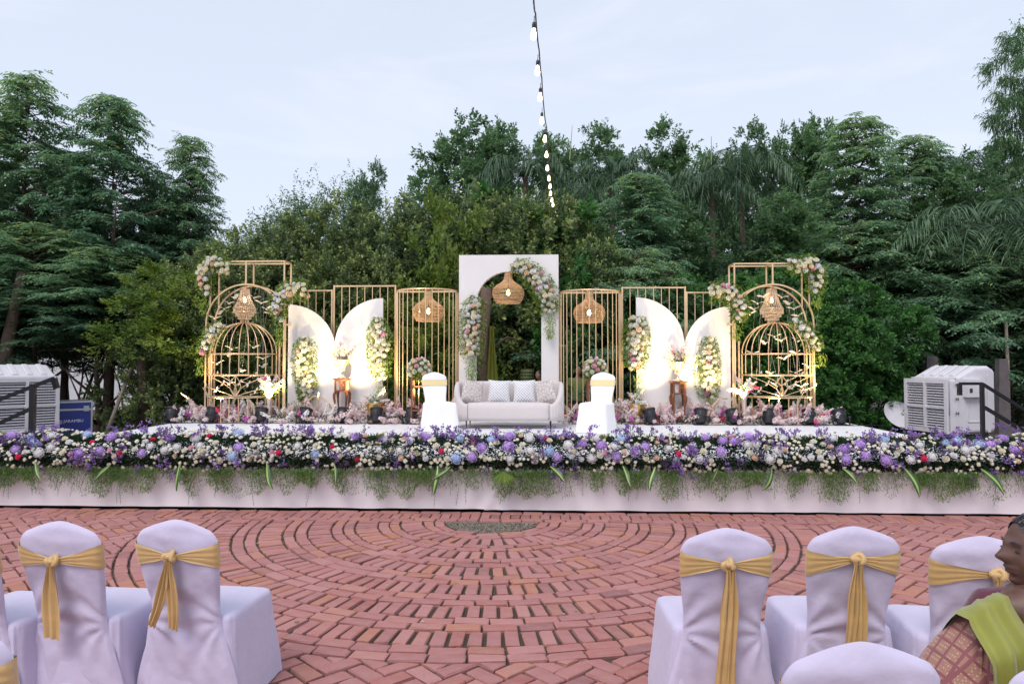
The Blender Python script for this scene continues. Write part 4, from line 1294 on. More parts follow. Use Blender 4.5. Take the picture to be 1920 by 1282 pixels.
for (z, ins) in ((.135, .02), (.14, .0), (.2, -.004), (.34, -.006), (.395, .0), (.42, .02), (.43, .06), (.434, .2)):
    row = []
    for a in np.linspace(0, 2 * PI, 72, endpoint=False):
        c, s = math.cos(a), math.sin(a)
        hw, hd = .72 - ins * .6, .36 - ins
        row.append((hw * abs(c) ** .2 * (1 if c > 0 else -1), .345 + hd * abs(s) ** .2 * (1 if s > 0 else -1), z + .004 * nz3(c * 3, s * 3, z * 9)))
    P.append(row)
b.grid(P, closeu=True); b.f.append(tuple(len(b.v) - 72 + i for i in range(72))); b.mi.append(0)
b.build('seat', m_sofa, sofa, smooth=True)
legm = MB().tube([(0, 0, 0), (0, 0, .14)], [.009, .014], 8).mesh('leg', m_dkmetal, True)
for (x, y) in ((-.72, .06), (.72, .06), (-.72, .72), (.72, .72)): inst('leg', legm, sofa, loc=(x, y, 0))
def pillow_mesh(m):
    P = []
    for j in range(19):
        row = []
        for i in range(19):
            u, v = -1 + i / 9, -1 + j / 9
            k = 1 - .07 * (1 - v * v); k2 = 1 - .07 * (1 - u * u)
            row.append((u * .21 * k, v * .21 * k2))
        P.append(row)
    b = MB()
    for s in (-1, 1):
        G = [[(x, s * (.06 * ((1 - abs(-1 + i / 9) ** 2.2) * (1 - abs(-1 + j / 9) ** 2.2)) ** .5 + .004 * nz3(x * 14, z * 14, s)), z) for i, (x, z) in enumerate(r)] for j, r in enumerate(P)]
        if s > 0: G = [r[::-1] for r in G]
        b.grid(G)
    return b.mesh('cushion', m, True)
def print_mat(name, base, line, scale, thin, rand=0.):
    m = mat(name, base, .5, sheen=.4)
    t = m.node_tree; b_ = t.nodes['Principled BSDF']
    tcn = t.nodes.new('ShaderNodeTexCoord'); vo = t.nodes.new('ShaderNodeTexVoronoi'); vo.feature = 'DISTANCE_TO_EDGE'
    vo.inputs['Scale'].default_value = scale; vo.inputs['Randomness'].default_value = rand
    mp_ = t.nodes.new('ShaderNodeMapping'); mp_.inputs['Scale'].default_value = (1, .0001, 1) ; mp_.inputs['Rotation'].default_value = (0, R(45) if not rand else 0, 0)
    cr = t.nodes.new('ShaderNodeMath'); cr.operation = 'LESS_THAN'; cr.inputs[1].default_value = thin
    mx = t.nodes.new('ShaderNodeMix'); mx.data_type = 'RGBA'; mx.inputs[6].default_value = (*base, 1); mx.inputs[7].default_value = (*line, 1)
    t.links.new(tcn.outputs['Object'], mp_.inputs[0]); t.links.new(mp_.outputs[0], vo.inputs['Vector']); t.links.new(vo.outputs['Distance'], cr.inputs[0])
    t.links.new(cr.outputs[0], mx.inputs[0]); t.links.new(mx.outputs[2], b_.inputs['Base Color'])
    return m
pm1 = pillow_mesh(print_mat('honeycomb_print', (.42, .43, .47), (.85, .83, .82), 26, .11))
pm2 = pillow_mesh(print_mat('floral_print', (.58, .53, .50), (.38, .32, .31), 17, .07, 1.))
for (px, lab, m_, ry, rz) in ((902, 'beige floral print cushion at the left end of the sofa', pm2, .18, .35), (938, 'grey honeycomb print cushion, second from the left on the sofa', pm1, .04, .06), (984, 'grey honeycomb print cushion, third from the left on the sofa', pm1, -.03, -.04), (1022, 'beige floral print cushion at the right end of the sofa', pm2, -.22, -.5)):
    v = 4.16 if m_ is pm1 else 4.02
    px2 = {902: 886, 938: 936, 984: 983, 1022: 1023}[px]
    u = uS(px2, v)
    t = thing('cushion', lab, 'cushion', S(u, v, HS + .625), 0, 'printed cushions on the sofa')
    t.rotation_euler = (-.22, ry, -TH + rz)
    inst('pillow', m_, t, sc=.93)

# ------------------------------------------------------------------ pedestals, vases, urns
m_wood = mat('carved_teak', (.27, .10, .05), .45, var=.4, nscale=12)
m_brass = mat('polished_brass', (.80, .60, .30), .22, metal=.9)
m_vasegold = mat('champagne_glass', (.80, .70, .50), .18, metal=.55)
def pedestal(label, px, pytop, v, k=1.):
    u = uS(px, v); h = zS(px, pytop, v)
    t = st('pedestal', label, 'pedestal', u, v, HS, 'carved wooden pedestals')
    MB().lathe([(.001, h - .002), (.17, h - .002), (.185, h - .012), (.185, h - .026), (.16, h - .03)], 8).build('top', m_wood, t)
    z0, z1 = h - .25, h - .03
    body = MB()
    for z in (z0, z1 - .02): body.lathe([(.135, z), (.15, z + .005), (.15, z + .02), (.135, z + .024)], 8)
    body.build('body_ring', m_wood, t)
    for i in range(8):
        a = 2 * PI * (i + .5) / 8
        o = MB().box((0, 0, 0), (.02, .03, z1 - z0)).build('corner_stile', m_wood, t, loc=(.137 * math.cos(2 * PI * i / 8), .137 * math.sin(2 * PI * i / 8), (z0 + z1) / 2), rot=(0, 0, 2 * PI * i / 8))
        if i % 2 == 0:
            MB().box((-.018, 0, 0), (.008, .012, z1 - z0 - .04)).box((.018, 0, 0), (.008, .012, z1 - z0 - .04)).box((0, 0, 0), (.03, .008, .012)).build('slat_panel', m_wood, t, loc=(.126 * math.cos(a), .126 * math.sin(a), (z0 + z1) / 2 + .01), rot=(0, 0, a + PI / 2))
        else:
            MB().box((0, 0, 0), (.07, .008, z1 - z0 - .045)).build('inlay', mat('bone_inlay', (.7, .66, .62), .5, col2=(.25, .15, .1), nscale=45), t, loc=(.122 * math.cos(a), .122 * math.sin(a), (z0 + z1) / 2 + .01), rot=(0, 0, a + PI / 2))
    for i in range(4):
        a = PI / 4 + PI / 2 * i; c, s = math.cos(a), math.sin(a)
        pts = [(r * c, r * s, z) for r, z in ((.125, z0 + .02), (.165, z0 - .05), (.165, z0 - .12), (.14, z0 * .55), (.135, z0 * .25), (.16, .02), (.165, 0))]
        MB().tube(pts, [.026, .03, .026, .018, .016, .022, .024], 4).build('leg', m_wood, t)
    return t, u, h
def frame_stand(label, px, v, h):
    u = uS(px, v)
    t = st('pedestal', label, 'pedestal', u, v, HS, 'carved wooden pedestals')
    MB().box((0, 0, h - .015), (.34, .34, .03)).build('top', m_wood, t)
    for x in (-.14, .14):
        for y in (-.14, .14):
            MB().tube([(x, y, 0), (x * .92, y, h * .4), (x, y, h - .03)], [.022, .018, .024], 4).build('leg', m_wood, t)
    for s in (-1, 1):
        MB().box((0, s * .14, h - .16), (.26, .02, .03)).box((0, s * .14, h * .3), (.26, .02, .025)).build('stretcher', m_wood, t)
        MB().box((s * .14, 0, h - .16), (.02, .26, .03)).box((s * .14, 0, h * .3), (.02, .26, .025)).build('stretcher', m_wood, t)
    return t, u, h
def trumpet(label, u, v, z, H_, R_, m=m_vasegold):
    t = st('trumpet_vase', label, 'vase', u, v, z)
    MB().lathe([(a * R_, b_ * H_) for a, b_ in ((.001, 0), (.62, .0), (.6, .03), (.3, .10), (.14, .2), (.17, .24), (.13, .28), (.34, .36), (.40, .43), (.34, .5), (.42, .6), (.6, .78), (.78, .92), (.98, 1.0), (.9, 1.0), (.5, .8), (.3, .6), (.001, .56))], 20).build('bowl', m, t, smooth=True)
    return t
_, uL, hL = pedestal('octagonal carved wooden pedestal before the left wing panels', 642, 709, 5.0)
trumpet('champagne gold trumpet vase on the left carved pedestal', uL, 5.0, HS + hL, .36, .15)
_, uR, hR = pedestal('octagonal carved wooden pedestal before the right wing panels', 1271, 714, 5.0)
trumpet('champagne gold trumpet vase on the right carved pedestal', uR, 5.0, HS + hR, .36, .15)
fs1 = frame_stand('tall wooden stand behind the left stage chair, under a rose bouquet', 788, 4.7, .83)
fs2 = frame_stand('tall wooden stand behind the right stage chair, under a rose bouquet', 1116, 4.7, .83)
m_silver = mat('blush_glass', (.82, .70, .64), .15, metal=.35)
for px, lab in ((505, 'tall blush trumpet vase beside the left bird cage'), (1394, 'tall blush trumpet vase beside the right bird cage')):
    v = 4.85; u = uS(px, v)
    t = st('flute_vase', lab, 'vase', u, v, HS, 'tall blush trumpet vases')
    MB().lathe([(.001, 0), (.09, 0), (.085, .02), (.03, .06), (.028, .2), (.035, .35), (.05, .45), (.085, .55), (.11, .6), (.1, .6), (.04, .45), (.001, .4)], 18).build('flute', m_silver, t, smooth=True)
for px, lab in ((703, 'hammered gold urn full of blossom left of the sofa'), (1193, 'hammered gold urn full of blossom right of the sofa')):
    v = 4.85; u = uS(px, v)
    t = st('gold_urn', lab, 'urn', u, v, HS, 'hammered gold urns')
    MB().lathe([(.001, 0), (.12, 0), (.11, .03), (.04, .06), (.035, .12), (.09, .16), (.13, .22), (.15, .3), (.145, .35), (.16, .37), (.15, .37), (.12, .34), (.001, .3)], 24).build('bowl', mat('hammered_gold', (.78, .52, .17), .3, metal=.85, bump=.6, bscale=60), t, smooth=True)
    for s in (-1, 1):
        MB().tube([(s * .15, 0, .33), (s * .23, 0, .36), (s * .25, 0, .3), (s * .2, 0, .24), (s * .145, 0, .25)], .01, 6).build('handle', m_brass, t, smooth=True)

# ------------------------------------------------------------------ paper birds
m_paper = mat('paper_white', (.88, .84, .78), .6, trans=.35)
bd = MB()
bd.lathe([(.001, -.045), (.014, -.03), (.022, 0), (.017, .025), (.004, .045)], 6)
bd.v = [(x, z, y) for x, y, z in bd.v]
bd.add([(-.006, .04, 0), (.006, .04, 0), (.018, .085, .006), (-.018, .085, .006)], [(0, 1, 2, 3)])
bird_body = bd.mesh('body', m_paper)
wg = MB()
for s in (-1, 1):
    up = [(0, -.02, .006), (s * .04, -.035, .03), (s * .09, -.03, .052), (s * .135, .0, .05), (s * .09, .025, .034), (s * .045, .035, .02), (0, .035, .004)]
    wg.add(up, [tuple(range(7))] if s > 0 else [tuple(range(6, -1, -1))])
    wg.add([(x, y, z - .003) for x, y, z in up], [tuple(range(6, -1, -1))] if s > 0 else [tuple(range(7))])
bird_wing = wg.mesh('wings', m_paper)
def birds(lst, ox, side, F_):
    u_c, v0, r, zs, zt = F_
    for i, (cx, cy_) in enumerate(lst):
        px, py = ox + cx / 3.373, 460 + cy_ / 3.373
        v = 5.0 + ((i * 7) % 5) * .07
        u, _, z = SP(px, py, v)
        half = 'left' if u < u_c else 'right'
        zone = 'near the beaded lantern' if cy_ < 500 else 'between the cage bars' if cy_ < 850 else 'below the cage bars'
        t = thing('paper_bird', 'white paper bird in the %s hoop frame, %s, %s half' % (side, zone, half), 'paper bird', S(u, v, z), -TH + ((i * 37) % 11 - 5) * .12, 'white paper birds hanging in the %s frame' % side)
        t.rotation_euler = (((i * 13) % 7 - 3) * .05, ((i * 5) % 7 - 3) * .06, -TH + ((i * 37) % 11 - 5) * .12)
        inst('body', bird_body, t); inst('wings', bird_wing, t)
        top = zs + HS + math.sqrt(max(.01, r * r - min(r * .98, abs(u - u_c)) ** 2))
        hgt = max(.05, top - z)
        th = thr.get(round(hgt, 1)) or thr.setdefault(round(hgt, 1), MB().tube([(0, 0, 0), (0, 0, round(hgt, 1))], .0016, 3).mesh('thread', mat('thread', (.5, .5, .5), .5)))
        o = inst('thread', th, t, sc=(1, 1, hgt / round(hgt, 1) if round(hgt, 1) else 1))
thr = {}
birds([(805, 332), (770, 368), (740, 402), (708, 432), (930, 332), (975, 366), (1010, 403), (1035, 432), (790, 655), (770, 697), (700, 748), (857, 795), (930, 645), (990, 717), (990, 768), (775, 875), (890, 875), (690, 918), (915, 943), (680, 462)], 200, 'left', FL)
birds([(955, 325), (915, 368), (890, 405), (865, 437), (1068, 330), (1110, 370), (1145, 403), (1170, 447), (955, 620), (1020, 578), (1062, 603), (1170, 605), (880, 685), (1150, 682), (1080, 717), (1235, 768), (990, 812), (1150, 806), (1030, 890), (1120, 905), (1185, 893), (1060, 938), (895, 943), (1210, 925)], 1150, 'right', FR)
# ------------------------------------------------------------------ flowers
def petal_mat(name, c0, c1, tr=.25, c2=None, objrand=.9):
    return mat(name, c0, .65, attr=[(0, c0), (.6, c1), (1, c2 or c1)], trans=tr, objrand=objrand, spec=.3)
m_ivory = petal_mat('ivory_petal', (.86, .82, .66), (.90, .88, .80), c2=(.88, .82, .60))
m_whitep = petal_mat('white_petal', (.88, .86, .88), (.91, .90, .89), .35)
m_lilac = petal_mat('lilac_petal', (.46, .27, .68), (.72, .53, .90), objrand=.3)
m_blue = petal_mat('pale_blue_petal', (.38, .50, .78), (.64, .76, .93), objrand=.3)
m_purple = petal_mat('purple_floret', (.17, .085, .33), (.36, .21, .56), .15)
m_hot = petal_mat('hot_pink_petal', (.75, .03, .10), (.85, .08, .22))
m_pink = petal_mat('pink_petal', (.80, .38, .50), (.88, .55, .64))
m_peach = petal_mat('peach_petal', (.85, .60, .42), (.90, .72, .58))
m_stem = mat('green_stem', (.06, .12, .035), .7)
m_fern = leaf_mat('fern_leaf', [(0, (.045, .11, .025)), (.5, (.09, .20, .04)), (1, (.18, .32, .06))])
m_gleaf = leaf_mat('garland_leaf', [(0, (.07, .15, .025)), (.5, (.16, .28, .04)), (1, (.32, .42, .07))])
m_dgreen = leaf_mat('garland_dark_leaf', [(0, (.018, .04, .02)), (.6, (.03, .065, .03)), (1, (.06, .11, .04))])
m_cherry = petal_mat('blush_blossom', (.90, .64, .72), (.92, .82, .84), .4, c2=(.90, .74, .70))
m_magenta = petal_mat('magenta_blossom', (.48, .08, .38), (.66, .2, .58))
m_plume = petal_mat('pampas_plume', (.72, .60, .46), (.82, .73, .60))
m_pinkplume = petal_mat('dusty_plume', (.62, .40, .34), (.74, .55, .48))

def petal(b, base, d, n, l, w, cup, rnd):
    base, d, n = Vector(base), Vector(d), Vector(n)
    s = d.cross(n).normalized()
    m1 = base + d * l * .5 - n * cup * l; tip = base + d * l * .95 + n * cup * l * .3
    b.add([base, m1 + s * w * .5 + n * cup * l * .7, tip + s * w * .25, tip - s * w * .25, m1 - s * w * .5 + n * cup * l * .7, m1],
          [(0, 1, 5), (0, 5, 4), (5, 1, 2), (5, 2, 3), (5, 3, 4)], rnd)
def rose_mesh(name, m, seed, full=1.):
    """unit radius 1 bloom opening along +Z"""
    g = random.Random(seed); b = MB()
    for (n, el, l, w, z, cup) in ((7, .15, 1.0, .85, -.25, .18), (6, .55, .92, .8, -.2, .22), (5, .95, .8, .65, -.1, .25), (4, 1.3, .62, .5, 0, .2)):
        off = g.uniform(0, 6)
        for k in range(n):
            a = off + 2 * PI * k / n + g.uniform(-.15, .15); e = el + g.uniform(-.1, .1)
            d = Vector((math.cos(a) * math.cos(e), math.sin(a) * math.cos(e), math.sin(e)))
            nn = Vector((-math.cos(a) * math.sin(e), -math.sin(a) * math.sin(e), math.cos(e)))
            petal(b, (0, 0, z), d, nn, l * full * g.uniform(.9, 1.08), w * 1.05, cup, g.uniform(0, .35) + (.3 if el > .9 else 0))
    b.ball((0, 0, .28), .26, 6, 4, .2)
    b.ball((0, 0, -.1), .5, 8, 5, .1)
    return b.mesh(name, m)
def mum_mesh(name, m, seed):
    g = random.Random(seed); b = MB()
    for (n, el, l) in ((13, .05, 1.), (12, .4, .92), (10, .8, .8), (6, 1.2, .6)):
        off = g.uniform(0, 6)
        for k in range(n):
            a = off + 2 * PI * k / n; e = el + g.uniform(-.12, .12)
            d = Vector((math.cos(a) * math.cos(e), math.sin(a) * math.cos(e), math.sin(e))); s = Vector((-math.sin(a), math.cos(a), 0)) * .22
            ll = l * g.uniform(.7, 1.2); nn = d.cross(s).normalized() * .1
            b.add([Vector((0, 0, 0)), d * ll * .55 + s + nn, d * ll + nn * .3, d * ll * .55 - s + nn], [(0, 1, 2, 3)], g.uniform(0, .4))
    b.ball((0, 0, .05), .55, 7, 4, .1)
    return b.mesh(name, m)
def ball_flower_mesh(name, m, seed, n=54):
    g = random.Random(seed); b = MB(); b.ball((0, 0, 0), .62, 8, 6, 0)
    for i in range(n):
        z = 1 - 1.65 * (i + .5) / n; r = math.sqrt(max(0, 1 - z * z)); a = i * 2.39996
        d = Vector((r * math.cos(a), r * math.sin(a), z)); s = d.cross(Vector((.3, .2, .9))).normalized(); t = d.cross(s)
        c = d * g.uniform(.66, 1.06); ro = g.uniform(0, 1.5); q = g.uniform(0, .6)
        for k in range(4):
            e = s * math.cos(ro + k * PI / 2) + t * math.sin(ro + k * PI / 2); f = s * math.cos(ro + k * PI / 2 + .6) + t * math.sin(ro + k * PI / 2 + .6); h = s * math.cos(ro + k * PI / 2 - .6) + t * math.sin(ro + k * PI / 2 - .6)
            b.add([c, c + h * .13 + d * .07, c + e * .24 - d * .05, c + f * .13 + d * .03], [(0, 1, 2, 3)], q + .05 * k)
    return b.mesh(name, m)
def statice_mesh(seed):
    g = random.Random(seed); b = MB()
    b.tube([(0, 0, -.12), (0, 0, .02), (.005, 0, .1)], .003, 4, mi=1)
    for k in range(6):
        a = g.uniform(0, 6.28); L_ = g.uniform(.03, .075); z0 = g.uniform(-.03, .07)
        e = Vector((math.cos(a) * L_ * .8, math.sin(a) * L_ * .8, z0 + L_)); b.tube([(0, 0, z0), e], .0018, 3, mi=1)
        for j in range(9):
            c = e + Vector((g.gauss(0, .011), g.gauss(0, .011), g.gauss(.0, .012))); s_ = g.uniform(.006, .010); q = g.uniform(0, .9)
            for t in range(2):
                an = g.uniform(0, 3.14); x = Vector((math.cos(an), math.sin(an), g.uniform(-.3, .3))) * s_; y = Vector((-math.sin(an) * .4, math.cos(an) * .4, 1)) * s_
                b.add([c - x, c - y, c + x, c + y], [(0, 1, 2, 3)], q)
    return b.mesh('purple_statice', [m_purple, m_stem])
def spray_mesh(name, m, seed, H=.42, n=46, fl=.017, lean=.35, leafy=3, spread=.05):
    """blossom branch"""
    g = random.Random(seed); b = MB()
    pts = [Vector((lean * H * (q ** 1.6), .03 * math.sin(q * 5 + seed), H * q)) for q in np.linspace(0, 1, 7)]
    b.tube(pts, [.006, .005, .005, .004, .003, .003, .002], 4, mi=1)
    for i in range(n):
        q = .15 + .85 * (i + g.random()) / n; k = min(5, int(q * 6)); p = pts[k].lerp(pts[k + 1], q * 6 - k)
        a = g.uniform(0, 6.28); r = spread * (1.15 - .75 * q) * g.uniform(.4, 1.2)
        c = p + Vector((math.cos(a) * r, math.sin(a) * r, g.uniform(-.01, .03)))
        d = (Vector((math.cos(a), math.sin(a), .6)) + Vector((g.uniform(-.3, .3), g.uniform(-.3, .3), 0))).normalized()
        s = d.cross(Vector((.1, .2, 1))).normalized(); t = d.cross(s); col = g.uniform(0, 1)
        ro = g.uniform(0, 1); f = fl * g.uniform(.8, 1.25)
        for j in range(5):
            a0 = ro + j * 1.2566
            e = s * math.cos(a0) + t * math.sin(a0); e1 = s * math.cos(a0 + .5) + t * math.sin(a0 + .5); e2 = s * math.cos(a0 - .5) + t * math.sin(a0 - .5)
            b.add([c, c + e2 * f * .7 + d * f * .35, c + e * f + d * f * .25, c + e1 * f * .7 + d * f * .35], [(0, 1, 2, 3)], min(1, max(0, col + g.uniform(-.1, .1))))
    for i in range(leafy):
        q = g.uniform(.1, .8); p = pts[int(q * 6)]; a = g.uniform(0, 6.28); d = Vector((math.cos(a), math.sin(a), .4)).normalized(); s = d.cross(Vector((0, 0, 1)))
        b.add([p, p + d * .025 + s * .011, p + d * .055, p + d * .025 - s * .011], [(0, 1, 2, 3)], .4, 2)
    return b.mesh(name, [m, m_stem, m_gleaf])
def plume_mesh(name, m, seed, H=.55):
    g = random.Random(seed); b = MB()
    pts = [Vector((.25 * H * q ** 2, 0, H * q)) for q in np.linspace(0, 1, 9)]
    b.tube(pts, [.004] * 8 + [.001], 4, mi=0)
    for i in range(170):
        q = .35 + .65 * (i / 170); k = min(7, int(q * 8)); p = pts[k].lerp(pts[k + 1], q * 8 - k)
        a = g.uniform(0, 6.28); L_ = .075 * math.sin(min(1, (q - .3) * 1.6) * 2.6 + .3)
        d = Vector((math.cos(a) * .5, math.sin(a) * .5, .85)).normalized(); s = Vector((-math.sin(a), math.cos(a), 0)) * .006
        b.add([p, p + d * L_ * .5 + s, p + d * L_, p + d * L_ * .5 - s], [(0, 1, 2, 3)], g.random())
    return b.mesh(name, m)
def frond_mesh(seed, L_=.32, n=17, w=.05, droop=.9):
    g = random.Random(seed); b = MB()
    pts = [Vector((L_ * .55 * math.sin(q * 1.3), 0, .05 * q - droop * L_ * q * q)) for q in np.linspace(0, 1, n)]
    b.tube(pts[::4], .002, 3)
    for i in range(1, n - 1):
        t = (pts[i + 1] - pts[i - 1]).normalized()
        for s in (-1, 1):
            d = (Vector((0, s, 0)) + t * .7 + Vector((g.uniform(-.2, .2), 0, g.uniform(-.3, .1)))).normalized(); l = w * math.sin(i / n * 2.8 + .3) * g.uniform(.7, 1.2)
            for f in (.35, .7, 1.):
                p = pts[i] + d * l * f * .7; e = (d + t * g.uniform(-.6, .9) + Vector((0, 0, g.uniform(-.5, .2)))).normalized() * l * .42; ss = e.cross(Vector((0, 0, 1))).normalized() * .0028
                b.add([p, p + e * .5 + ss, p + e, p + e * .5 - ss], [(0, 1, 2, 3)], g.random())
    return b.mesh('fern_frond', m_fern)
def blade_mesh(seed, L_=.26, w=.055):
    P = []
    for i in range(9):
        q = i / 8; ww = w * math.sin(q * 2.75 + .25) ** .8
        c = Vector((.02 * math.sin(q * 3 + seed), -.05 * math.sin(q * 2), -L_ * q))
        P.append([c + Vector((-ww / 2, .0, 0)), c + Vector((-ww * .22, -.006, 0)), c + Vector((ww * .1, -.004, 0)), c + Vector((ww / 2, .003, 0))])
    b = MB()
    for k, (r, _) in enumerate(((0, 0), (.95, 0), (.1, 0))):
        b.grid([[row[k], row[k + 1]] for row in P], r)
    return b.mesh('variegated_leaf', mat('variegated_blade', (.05, .15, .03), .4, attr=[(0, (.025, .10, .03)), (.5, (.05, .16, .03)), (1, (.42, .52, .14))], trans=.15))
mums = [mum_mesh('chrysanthemum', m_ivory, i) for i in range(4)]
roses_i = [rose_mesh('rose', m_ivory, i) for i in range(3)]
roses_w = [rose_mesh('rose', m_whitep, i + 5) for i in range(2)]
roses_p = [rose_mesh('rose', m_pink, 9)]; roses_h = [rose_mesh('rose', m_hot, 10)]; roses_pe = [rose_mesh('rose', m_peach, 11)]
hyd = {'l': ball_flower_mesh('hydrangea', m_lilac, 1), 'b': ball_flower_mesh('hydrangea', m_blue, 2), 'w': ball_flower_mesh('hydrangea', m_whitep, 3)}
stat = [statice_mesh(i) for i in range(5)]
fronds = [frond_mesh(i, .30 + .05 * i) for i in range(4)]
blades = [blade_mesh(i) for i in range(3)]

def aim(d, roll=None):
    q = Vector(d).to_track_quat('Z', 'Y')
    e = (q @ Euler((0, 0, rd.uniform(0, 6.28) if roll is None else roll)).to_quaternion()).to_euler()
    return e
# ---- the long border along the stage front
border = st('flower_border', 'long low border of white, purple and blue flowers along the stage edge', 'flower border', 0, 0, 0)
CV, CZ, RV, RZ = .10, .655, .30, .225
def surf(u, ph, k=1.):
    w = 1 + .14 * nz3(u * 1.7, ph * 1.2, 3.3) * 2
    return Vector((u, CV - RV * math.cos(ph) * w * k, CZ + RZ * math.sin(ph) * w * k)), Vector((0, -math.cos(ph) * RZ, math.sin(ph) * RV)).normalized()
taken = []
def place(r, lo, hi, tries=30, ok=.82):
    for _ in range(tries):
        u, ph = rd.uniform(-6.35, 6.3), rd.uniform(lo, hi)
        p, n = surf(u, ph)
        if all((p - q).length > (r + s) * ok for q, s in taken if abs(q.x - p.x) < .2):
            taken.append((p, r)); return p, n
    return None
def tilt_up(n, k=.5):
    return (n + Vector((rd.uniform(-.3, .3), -.15, k * rd.uniform(.3, 1)))).normalized()
for col, cnt, R_ in (('l', 36, (.058, .082)), ('b', 17, (.06, .078)), ('w', 34, (.05, .066))):
    for _ in range(cnt):
        r = rd.uniform(*R_); q = place(r, -.1, 1.25)
        if q: inst({'l': 'lilac_hydrangea', 'b': 'blue_hydrangea', 'w': 'white_hydrangea'}[col], hyd[col], border, loc=q[0], rot=aim(tilt_up(q[1])), sc=(r, r, r * .85))
for nm, ms, cnt, R_ in (('cream_rose', roses_i, 80, (.036, .048)), ('white_rose', roses_w, 34, (.034, .046)), ('pink_rose', roses_p, 13, (.034, .042)), ('red_rose', roses_h, 13, (.034, .042)), ('peach_rose', roses_pe, 16, (.034, .042))):
    for _ in range(cnt):
        r = rd.uniform(*R_); q = place(r, -.25, 1.35)
        if q: inst(nm, rd.choice(ms), border, loc=q[0], rot=aim(tilt_up(q[1])), sc=r)
def stat_at(ph0, ph1, up):
    u, ph = rd.uniform(-6.3, 6.3), rd.uniform(ph0, ph1)
    k = nz3(u * 1.1, ph, 8)
    p, n = surf(u, ph, .9)
    inst('purple_statice', rd.choice(stat), border, loc=p, rot=aim((n * (1 - up) + Vector((rd.uniform(-.3, .3), rd.uniform(-.2, .2), up * 1.4))).normalized()), sc=rd.uniform(.8, 1.25))
for _ in range(125): stat_at(.6, 2.0, .75)
for _ in range(105): stat_at(-.95, .7, .15)
# small white chrysanthemums: 300 as parts, the rest joined
small = []
for c_ in range(860):
    u, ph = rd.uniform(-6.35, 6.3), rd.uniform(-1.12 + .35 * nz3(c_ * .37, 0, 0), 1.7)
    if nz3(u * 1.5, ph * 1.4, 2.2) < -.22: continue
    for _ in range(rd.choice((1, 2, 3, 4, 5, 6, 7))):
        p, n = surf(u + rd.gauss(0, .032), ph + rd.gauss(0, .12)); r = rd.uniform(.016, .031)
        if any((p - q).length < (r + s) * .72 for q, s in taken if abs(q.x - p.x) < .15): continue
        taken.append((p, r)); p = p + n * .012; small.append(((p, n), r))
small.sort(key=lambda s: -s[1] * (1 if .0 < s[0][0].z else 1))
ms_np = []
for m_ in mums:
    a = np.empty(len(m_.vertices) * 3, np.float32); m_.vertices.foreach_get('co', a)
    ms_np.append((a.reshape(-1, 3), [tuple(p.vertices) for p in m_.polygons]))
rest = MB()
for i, ((p, n), r) in enumerate(small):
    e = aim(tilt_up(n, .4))
    if i < 300: inst('white_chrysanthemum', rd.choice(mums), border, loc=p, rot=e, sc=r)
    else:
        va, fa = rd.choice(ms_np); M_ = np.array(e.to_matrix()); rest.add((va * r) @ M_.T + np.array(p), fa, rd.random())
rest.build('white_chrysanthemum', m_ivory, border, kind='stuff')
# leafy filling behind the blooms, wispy stems on top, ferns hanging at the bottom
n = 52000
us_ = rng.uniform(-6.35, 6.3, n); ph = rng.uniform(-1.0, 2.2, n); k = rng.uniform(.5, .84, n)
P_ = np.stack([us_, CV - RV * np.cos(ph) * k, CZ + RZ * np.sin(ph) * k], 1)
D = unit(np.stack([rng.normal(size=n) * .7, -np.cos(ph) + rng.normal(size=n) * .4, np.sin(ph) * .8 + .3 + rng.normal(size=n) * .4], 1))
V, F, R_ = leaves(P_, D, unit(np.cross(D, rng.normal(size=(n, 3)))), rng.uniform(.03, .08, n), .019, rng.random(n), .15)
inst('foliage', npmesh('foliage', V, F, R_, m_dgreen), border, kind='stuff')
n = 66000      # fine hanging asparagus fern mist
us_ = rng.uniform(-6.35, 6.3, n); hz = rng.random(n) ** 1.9 * (.20 + .07 * np.sin(us_ * 3.3 + 2 * np.sin(us_ * 7.1)) + .03 * np.sin(us_ * 23))
P_ = np.stack([us_, CV - RV * (.62 + .4 * rng.random(n)) , CZ - .16 - hz * 1.15], 1)
P_[:, 1] = np.minimum(P_[:, 1], -.03)
keep = rng.random(n) < np.clip(.55 + .5 * np.sin(us_ * 4.1 + 1.7 * np.sin(us_ * 9.3)) + .25 * np.sin(us_ * 17), .12, 1)
P_, us_ = P_[keep], us_[keep]; n = len(us_)
D = unit(np.stack([rng.normal(size=n) * .6, -.25 + rng.normal(size=n) * .35, -.8 + rng.normal(size=n) * .3], 1))
V, F, R_ = leaves(P_, D, unit(np.cross(D, rng.normal(size=(n, 3)))), rng.uniform(.015, .045, n), .0065, .35 + .65 * rng.random(n), .2)
inst('fern_mist', npmesh('fern_mist', V, F, R_, m_fern), border, kind='stuff')
for i in range(150):
    u = rd.uniform(-6.3, 6.25)
    inst('fern_frond', rd.choice(fronds), border, loc=(u, -.13 + rd.uniform(-.04, .02), .52 + rd.uniform(-.05, .05)), rot=(rd.uniform(-.2, .2), rd.uniform(-.1, .5), -PI / 2 + rd.uniform(-.9, .9)), sc=rd.uniform(.55, 1.1))
for px in (95, 232, 358, 515, 640, 824, 848, 1031, 1160, 1218, 1332, 1432, 1560, 1672, 1810):
    u = uS(px, 0)
    inst('variegated_leaf', rd.choice(blades), border, loc=(u, -.24, .56), rot=(rd.uniform(-.35, .0), rd.uniform(-.9, .9), rd.uniform(-.5, .5)), sc=rd.uniform(.8, 1.25))
